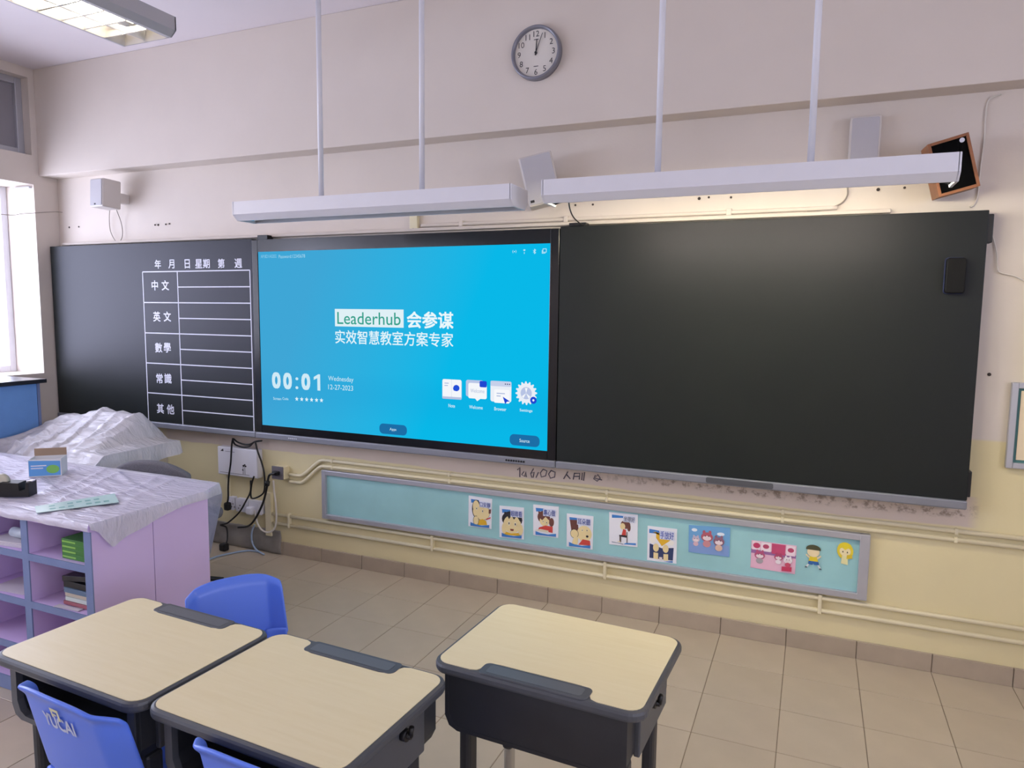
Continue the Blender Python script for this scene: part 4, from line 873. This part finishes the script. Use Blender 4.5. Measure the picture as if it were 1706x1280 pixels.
# things in the cubbies
cR = cols[0]; cL = cols[1]; M_PAGE = mat('page_edges', '#d8d2c6', .8, var=.06, vscale=90)
def book(label, x0, x1, y0, y1, z, h, cover, group, rot=0, spine='#4b8f2e', cat='book', page=True):
    cx, cy = (x0+x1)/2, (y0+y1)/2
    t = thing('book', label, cat, (cx, cy, z), group); t.rotation_euler = (0, 0, rot); w2, d2 = (x1-x0)/2, (y1-y0)/2; ct = min(.002, h*.2)
    def part(nm, b, m): o = b.build(nm, m); o.parent = t; return o
    part('cover', B().box(-w2, w2, -d2, d2, h-ct, h), cover); part('cover', B().box(-w2, w2, -d2, d2, 0, ct), cover); part('spine', B().box(-w2, w2, -d2-.001, -d2+.002, 0, h, .0008), cover)
    part('pages', B().box(-w2+.003, w2-.003, -d2+.002, d2-.003, ct, h-ct), M_PAGE); return t
gm = mat('green_book_cover', '#3f7d34', .4); gb = mat('light_green_band', '#8fc25a', .4)
zz = lv[3]+.001; pos = ('bottom of the four', 'second from bottom of the four', 'third from bottom of the four', 'top of the four')
for i in range(4):
    h = .0195; t = book('green book, ' + pos[i] + ' in the top right cubby', cR[1]-.162, cR[1]-.006, -1.735, -1.50, zz, h, gm, 'green books in the cubby')
    o = B().box(-.074, .0, -.1195, -.118, h*.3, h*.62).build('title_band', gb); o.parent = t
    o = B().lathe([(.004, -.1196), (.004, -.118)], (.068, 0, h*.5), 'y', 10).build('spine_dot', mat('pale_print', '#e3e6d4', .6)); o.parent = t
    zz += h+.0003
zz = lv[2]+.004
specs = [('reddish book at the bottom of the mixed stack in the middle right cubby', '#a5606a', .014), ('white booklet in the mixed stack of the middle right cubby', '#cfd8d4', .016), ('cream book in the mixed stack of the middle right cubby', '#cbbfae', .018), ('grey-blue book in the mixed stack of the middle right cubby', '#5d7590', .02), ('black glossy book in the mixed stack of the middle right cubby', '#1c1c20', .024)]
for i, (lab, col, h) in enumerate(specs):
    book(lab, cR[1]-.185+.006*(i % 2), cR[1]-.010, -1.725+.004*(i % 3), -1.46, zz, h, mat('cover_'+col.strip('#'), col, .35), 'mixed books in the cubby'); zz += h+.0004
t = book('dark magazine lying tilted on top of the mixed stack', cR[1]-.185, cR[1]-.012, -1.725, -1.47, zz+.010, .02, mat('dark_magazine', '#232228', .25), 'mixed books in the cubby', 0); t.rotation_euler = (0, math.radians(-6), math.radians(2))
def papers(name, label, x0, x1, y0, y1, z, h, rot=0, col='#cfc9cf'):
    b = B(); n = 4
    for i in range(n):
        M = Matrix.Translation(((x0+x1)/2, (y0+y1)/2, 0)) @ Matrix.Rotation(rot+random.uniform(-.08, .08), 4, 'Z')
        b.box(-(x1-x0)/2, (x1-x0)/2, -(y1-y0)/2, (y1-y0)/2, z+h*i/n, z+h*(i+.9)/n, 0, M)
    o = b.build(name, mat('paper_grey', col, .8)); return tag(o, label, 'paper')
papers('worksheet', 'loose white worksheets at the front of the middle right cubby', cR[1]-.20, cR[1]-.07, -1.752, -1.73, lv[2]+.001, .0025, .1)
papers('worksheet', 'pile of papers in the top left cubby', cL[1]-.24, cL[1]-.03, -1.74, -1.50, lv[3]+.001, .02, .1)
o = B().cyl((cL[1]-.16, -1.69, lv[3]+.044), (cL[1]-.03, -1.70, lv[3]+.046), .02, 14); tag(o.build('paper_roll', mat('crumpled_film', '#b9c4cf', .4, bump=.6, bscale=80)), 'small roll of clear wrapping on the papers in the left cubby', 'roll')
papers('worksheet', 'single worksheet in the middle left cubby', cL[1]-.26, cL[1]-.06, -1.74, -1.60, lv[2]+.001, .002, .15)

# ------------------------------------------------------------------ plastic sheets
SZT = UZ+.004
b = B()
def wr(x, y, k=1): return .004*k*noise.noise(Vector((x*3.2, y*9, 2))) + .010*k*max(0, .2-abs(noise.noise(Vector((x*1.3, y*9+x*2.2, 9)))))/.2*.6 + .006*max(0, .15-abs(noise.noise(Vector((x*6+y*3, y*2, 19)))))/.15
FX0, FX1, FY0, FY1 = UX0-.02, UX1+.008, UY0-.010, -1.085
def top(u, v): y = FY0+(FY1-FY0)*v; x = FX0+(FX1-.06*max(0, (v-.8)/.2)-FX0)*u; return Vector((x, y, SZT+.004+wr(x, y)*min(1, 6*min(u, 1-u, v, 1-v)+.15)))
b.grid(top, 140, 80)
def fdrop(x): return .030+.010*noise.noise(Vector((x*6, 0, 5)))
def front(u, v): x = FX0+(FX1-FX0)*u; p = top(u, 0); return Vector((x, p.y-.006*math.sin(v*2.2)-.004*noise.noise(Vector((x*14, v, 1)))*v, p.z-fdrop(x)*v*(1 if u < .97 else max(.85, (1-u)/.03))))
b.grid(front, 90, 6)
dp = [(-1.77, .02), (-1.74, .035), (-1.715, .075), (-1.686, .112), (-1.66, .10), (-1.62, .088), (-1.576, .078), (-1.48, .055), (-1.354, .034), (-1.209, .036), (-1.09, .05)]
def rdrop(y):
    for (ya, da), (yb_, db) in zip(dp, dp[1:]):
        if y <= yb_: return da+(db-da)*max(0, (y-ya)/(yb_-ya))
    return dp[-1][1]
def side(u, v): y = FY0+(FY1-FY0)*u; p = top(1, u); d = rdrop(y); return Vector((p.x+.010*math.sin(v*1.6)+.012*v*math.sin(y*40)*d*4, y, p.z-d*v))
b.grid(side, 60, 10)
def backflap(u, v):                                     # hangs off the rear edge, longest near the right end
    ft, fb = WY(377, 818, -1.06).x, WY(350, 924, -1.06).x; p = top(u, 1)
    L_ = .05+.34*max(0, (u-.45)/.55)**1.2; k_ = max(0, (u-.5)/.5)
    x = p.x + ((ft+(fb-ft)*v)-p.x)*k_*min(1, v*5)
    return Vector((x, FY1+.025*min(1, v*5)+.008*math.sin(u*30)*v, p.z-L_*v))
b.grid(backflap, 60, 14)
o = b.build('plastic_sheet', M_SHEET, recalc=False); tag(o, 'thin white plastic sheet spread over the lilac counter', 'plastic sheet')
# teacher desk in the corner, wholly under a second sheet
td_ = thing('teacher_desk', 'desk in the corner hidden beneath the heaped plastic sheet', 'desk', (-.88, -.62, 0))
B().box(-1.34, -.43, -.86, -.40, .715, .745, .003).build('desk_top', mat('beige_laminate', '#c3b59c', .5), td_)
for x in (-1.33, -.46): B().box(x, x+.02, -.85, -.42, 0, .715).build('side_panel', mat('beige_laminate', '#c3b59c', .5), td_)
B().box(-1.31, -.46, -.44, -.42, .25, .715).build('modesty_panel', mat('beige_laminate', '#c3b59c', .5), td_)
mo_ = thing('covered_monitor', 'equipment bulging beneath the plastic sheet on the corner desk', 'equipment', (-.88, -.51, .745))
B().box(-1.16, -.62, -.53, -.49, .79, .875, .01).build('screen_case', M_BLACK, mo_); B().box(-.95, -.83, -.53, -.49, .745, .80, .004).build('stand', M_BLACK, mo_)
HX0, HX1, HY0, HY1 = -1.40, -.375, -1.04, -.385
prof = [(-1.40, .785), (-1.30, .83), (-1.22, .885), (-1.05, .895), (-.90, .925), (-.86, .94), (-.70, .935), (-.58, .928), (-.535, .905), (-.475, .80), (-.43, .782), (-.375, .772)]
def ridge(x):
    for (xa, za), (xb, zb2) in zip(prof, prof[1:]):
        if x <= xb: t_ = (x-xa)/(xb-xa); t_ = max(0, t_); return za+(zb2-za)*t_
    return prof[-1][1]
def mound(u, v):
    x = HX0+(HX1-HX0)*u; y = HY0+(HY1-HY0)*v; base = .762
    dy = (y+.51); f = max(0, 1-max(0, -dy-.03)/.34)**1.2 if dy < 0 else max(0, 1-max(0, dy-.02)/.16)
    z = base + (ridge(x)-base)*f
    n = noise.noise(Vector((x*5+y*2, y*3, 4))); n2 = abs(noise.noise(Vector((x*9-y*8, y*2+x*3, 7))))
    z += .006*n + .010*n2*min(1, 4*min(u, 1-u)+.2)
    # creases fanning out over the slope
    w1 = abs(noise.noise(Vector(((x+.15*y)*6.5, y*1.2, 11)))); w2 = abs(noise.noise(Vector(((y-.45*x)*9, x*1.1, 21))))
    z += (.022*max(0, .22-w1)/.22 + .018*max(0, .18-w2)/.18)*min(1, .25+5*min(u, 1-u, 1-v))*(1-.6*f)
    # film pulled in straight creases down from the two upper corners of the bulge
    z += .022*math.exp(-((x+.56-(y+.51)*.25)/.018)**2)*f
    z -= .0 if y > -.89 else ((-.89-y)/.12)*.10
    return Vector((x, y, z))
b = B(); b.grid(mound, 110, 80)
def mside(u, v):
    p = mound(1, u); L_ = .07+.10*(1-u); return Vector((p.x+.015*math.sin(u*22)*v+.02*v, p.y, p.z-L_*v))
b.grid(mside, 60, 8)
o = b.build('plastic_sheet', M_SHEET, recalc=False); tag(o, 'crumpled white plastic sheet heaped over equipment in front of the table panel', 'plastic sheet')

# ------------------------------------------------------------------ things on and round the counter
# carton with open brown flap
ca, cb = WZ(48, 796, SZT+.008), WZ(103, 793, SZT+.008); cx = (ca+cb)/2; wv = (cb-ca).length; ang = math.atan2(cb.y-ca.y, cb.x-ca.x)
t = thing('carton', 'small open carton printed blue and green on the plastic sheet', 'box', (cx.x, cx.y, SZT+.009)); t.rotation_euler = (0, 0, ang)
def part(nm, b, m): o = b.build(nm, m); o.parent = t; return o
hb = .082; dpt = .10; M_CARD = mat('white_carton', '#d9d9dc', .6); M_KRAFT = mat('brown_card', '#9f8874', .8)
for nm, bx in (('front_panel', (-wv/2, wv/2, 0, .002)), ('rear_panel', (-wv/2, wv/2, dpt-.002, dpt)), ('side_panel', (-wv/2, -wv/2+.002, .002, dpt-.002)), ('side_panel', (wv/2-.002, wv/2, .002, dpt-.002))): part(nm, B().box(*bx, 0, hb), M_CARD)
part('bottom_panel', B().box(-wv/2, wv/2, 0, dpt, -.001, .001), M_CARD)
part('open_flap', B().prism([(-wv/2, hb), (wv/2, hb), (wv/2, hb+.036), (-wv/2, hb+.036)], dpt-.002, dpt), M_KRAFT)
b = B(); b.m(mat('print_sky_blue', '#5f9fdc', .5)); b.poly([(-wv/2+.002, -.0006, .004), (wv/2-.004, -.0006, .004), (wv/2-.004, -.0006, hb-.01), (-wv/2+.002, -.0006, hb-.004)])
b.m(mat('print_leaf_green', '#7fc060', .5)); b.poly([(x, -.001, z) for x, z in ell(wv*.24, .034, wv*.2, .02)]); b.m(M_PRINTW); b.poly([(-wv*.42, -.0012, .05), (wv*.05, -.0012, .05), (wv*.05, -.0012, .055), (-wv*.42, -.0012, .055)]); b.poly([(-wv*.42, -.0012, .038), (-wv*.05, -.0012, .038), (-wv*.05, -.0012, .043), (-wv*.42, -.0012, .043)])
o = b.build('printed_picture', None, None, recalc=False); o.parent = t
# tape dispenser
c = WZ(14, 826, SZT+.008); t = thing('tape_dispenser', 'black desktop tape dispenser at the left edge on the plastic sheet', 'tape dispenser', (c.x, c.y, SZT+.009)); t.rotation_euler = (0, 0, math.radians(28))
prof_ = [(-.10, 0), (.10, 0), (.10, .06), (.088, .062), (.084, .03), (.062, .026), (.058, .058), (-.01, .062), (-.05, .05), (-.10, .055)]
part('body', B().prism(prof_, -.03, .03, 'y', bev=.002), M_BLACK); part('cutter', B().box(.086, .104, -.014, .014, .06, .064), M_CHROME)
part('tape_roll', B().lathe([(.014, -.012), (.03, -.012), (.03, .012), (.014, .012)], (-.025, 0, .062), 'y', 24), mat('clear_tape', '#c9c4b4', .3))
# teal printed strip
q = [WZ(x, y, SZT+.012) for x, y in ((57.7, 844), (191, 822.6), (198, 837), (60.5, 855))]
t = thing('printed_strip', 'pale teal printed strip lying on the plastic sheet', 'paper strip', sum(q, Vector())/4)
b = B(); b.prism([(p.x, p.y) for p in q], SZT+.011, SZT+.0125, 'z'); b.build('paper', mat('pale_teal_paper', '#bcdad6', .25), t)
b = B(); b.m(mat('teal_ink', '#5d968f', .5))
for i in range(7):
    for j in range(2):
        u0, v0 = .16+i*.11, .2+j*.38
        if (i*3+j) % 5 == 4: continue
        f = lambda u, v: (q[3].lerp(q[2], u).lerp(q[0].lerp(q[1], u), v)).to_tuple()[:2] + (SZT+.0128,)
        b.poly([f(u0, v0), f(u0+.07, v0), f(u0+.07, v0+.16), f(u0, v0+.16)])
b.build('printed_picture', None, t, recalc=False)
# grey office chair behind the counter
c = WY(244, 767, -.96); cx_, cz_ = c.x, c.z
t = thing('office_chair', 'grey fabric office chair with only the back showing behind the counter', 'chair', (cx_, -.955, 0))
HWc = .215
def obk(u, v):
    uu = 2*u-1; z = cz_-.34 + (0.34-.075*abs(uu)**2.3)*v; return Vector((cx_+HWc*uu*(1-.10*(1-v)**2), -.955+.04*uu*uu-.01*v, z))
b = B(); b.grid(obk, 24, 16); o = b.build('backrest', M_CHAIRG, t); mm_ = o.modifiers.new('thickness', 'SOLIDIFY'); mm_.thickness = .05; mm_.offset = 0; mm_ = o.modifiers.new('soft', 'BEVEL'); mm_.width = .018; mm_.segments = 3
B().box(cx_-.21, cx_+.17, -.93, -.52, .38, .45, .03).build('seat_cushion', M_CHAIRG, t)
B().cyl((cx_, -.72, .07), (cx_, -.72, .385), .024, 14).build('gas_column', M_BLACK, t)
B().tube(spline([(cx_, -.72, .375), (cx_, -.90, .375), (cx_, -.94, .42), (cx_, -.945, .55)]), .016, 10).build('back_stem', M_BLACK, t)
for i in range(5):
    a = math.radians(90+72*i); ex, ey = cx_+.23*math.cos(a), -.72+.23*math.sin(a)
    lg = B().tube([(cx_, -.72, .09), (ex, ey, .06)], .018, 10, .012).build('base_leg', M_BLACK, t); B().lathe([(.025, -.01), (.025, .01)], (ex, ey, .025), 'x', 16).build('castor', M_BLACK, lg)
t.rotation_euler = (0, 0, math.radians(16))             # turned towards the window
# blue cabinet under the window
t = thing('low_cabinet', 'sky blue cabinet with black top under the window', 'cabinet', (-1.66, -1.2, 0))
cx0, cx1, cy0, cy1, ch = -1.89, -1.42, -1.95, -.52, 1.085
B().box(cx0, cx1+.025, cy0-.01, cy1+.02, ch, ch+.025, .003).build('top_board', mat('black_worktop', '#22252e', .3), t)
B().box(cx0, cx1-.02, cy0, cy1, .06, ch).build('carcass', mat('deep_blue_laminate', '#3f66ae', .5), t); B().box(cx0, cx1-.05, cy0+.01, cy1-.01, 0, .06).build('plinth', M_BLACK, t)
n = 3; wd = (cy1-.03-cy0)/n
for i in range(n):
    ya = cy0+wd*i; d = B().box(cx1-.02, cx1, ya+.002, ya+wd-.002, .065, ch-.004, .002).build('door', M_CABBLUE, t); B().box(cx1, cx1+.022, ya+.04, ya+.052, .55, .67, .003).build('handle', M_ALU, d)
B().box(cx1-.02, cx1-.006, cy1-.026, cy1-.008, .065, ch-.004).build('side_stile', M_BLUEEDGE, t)
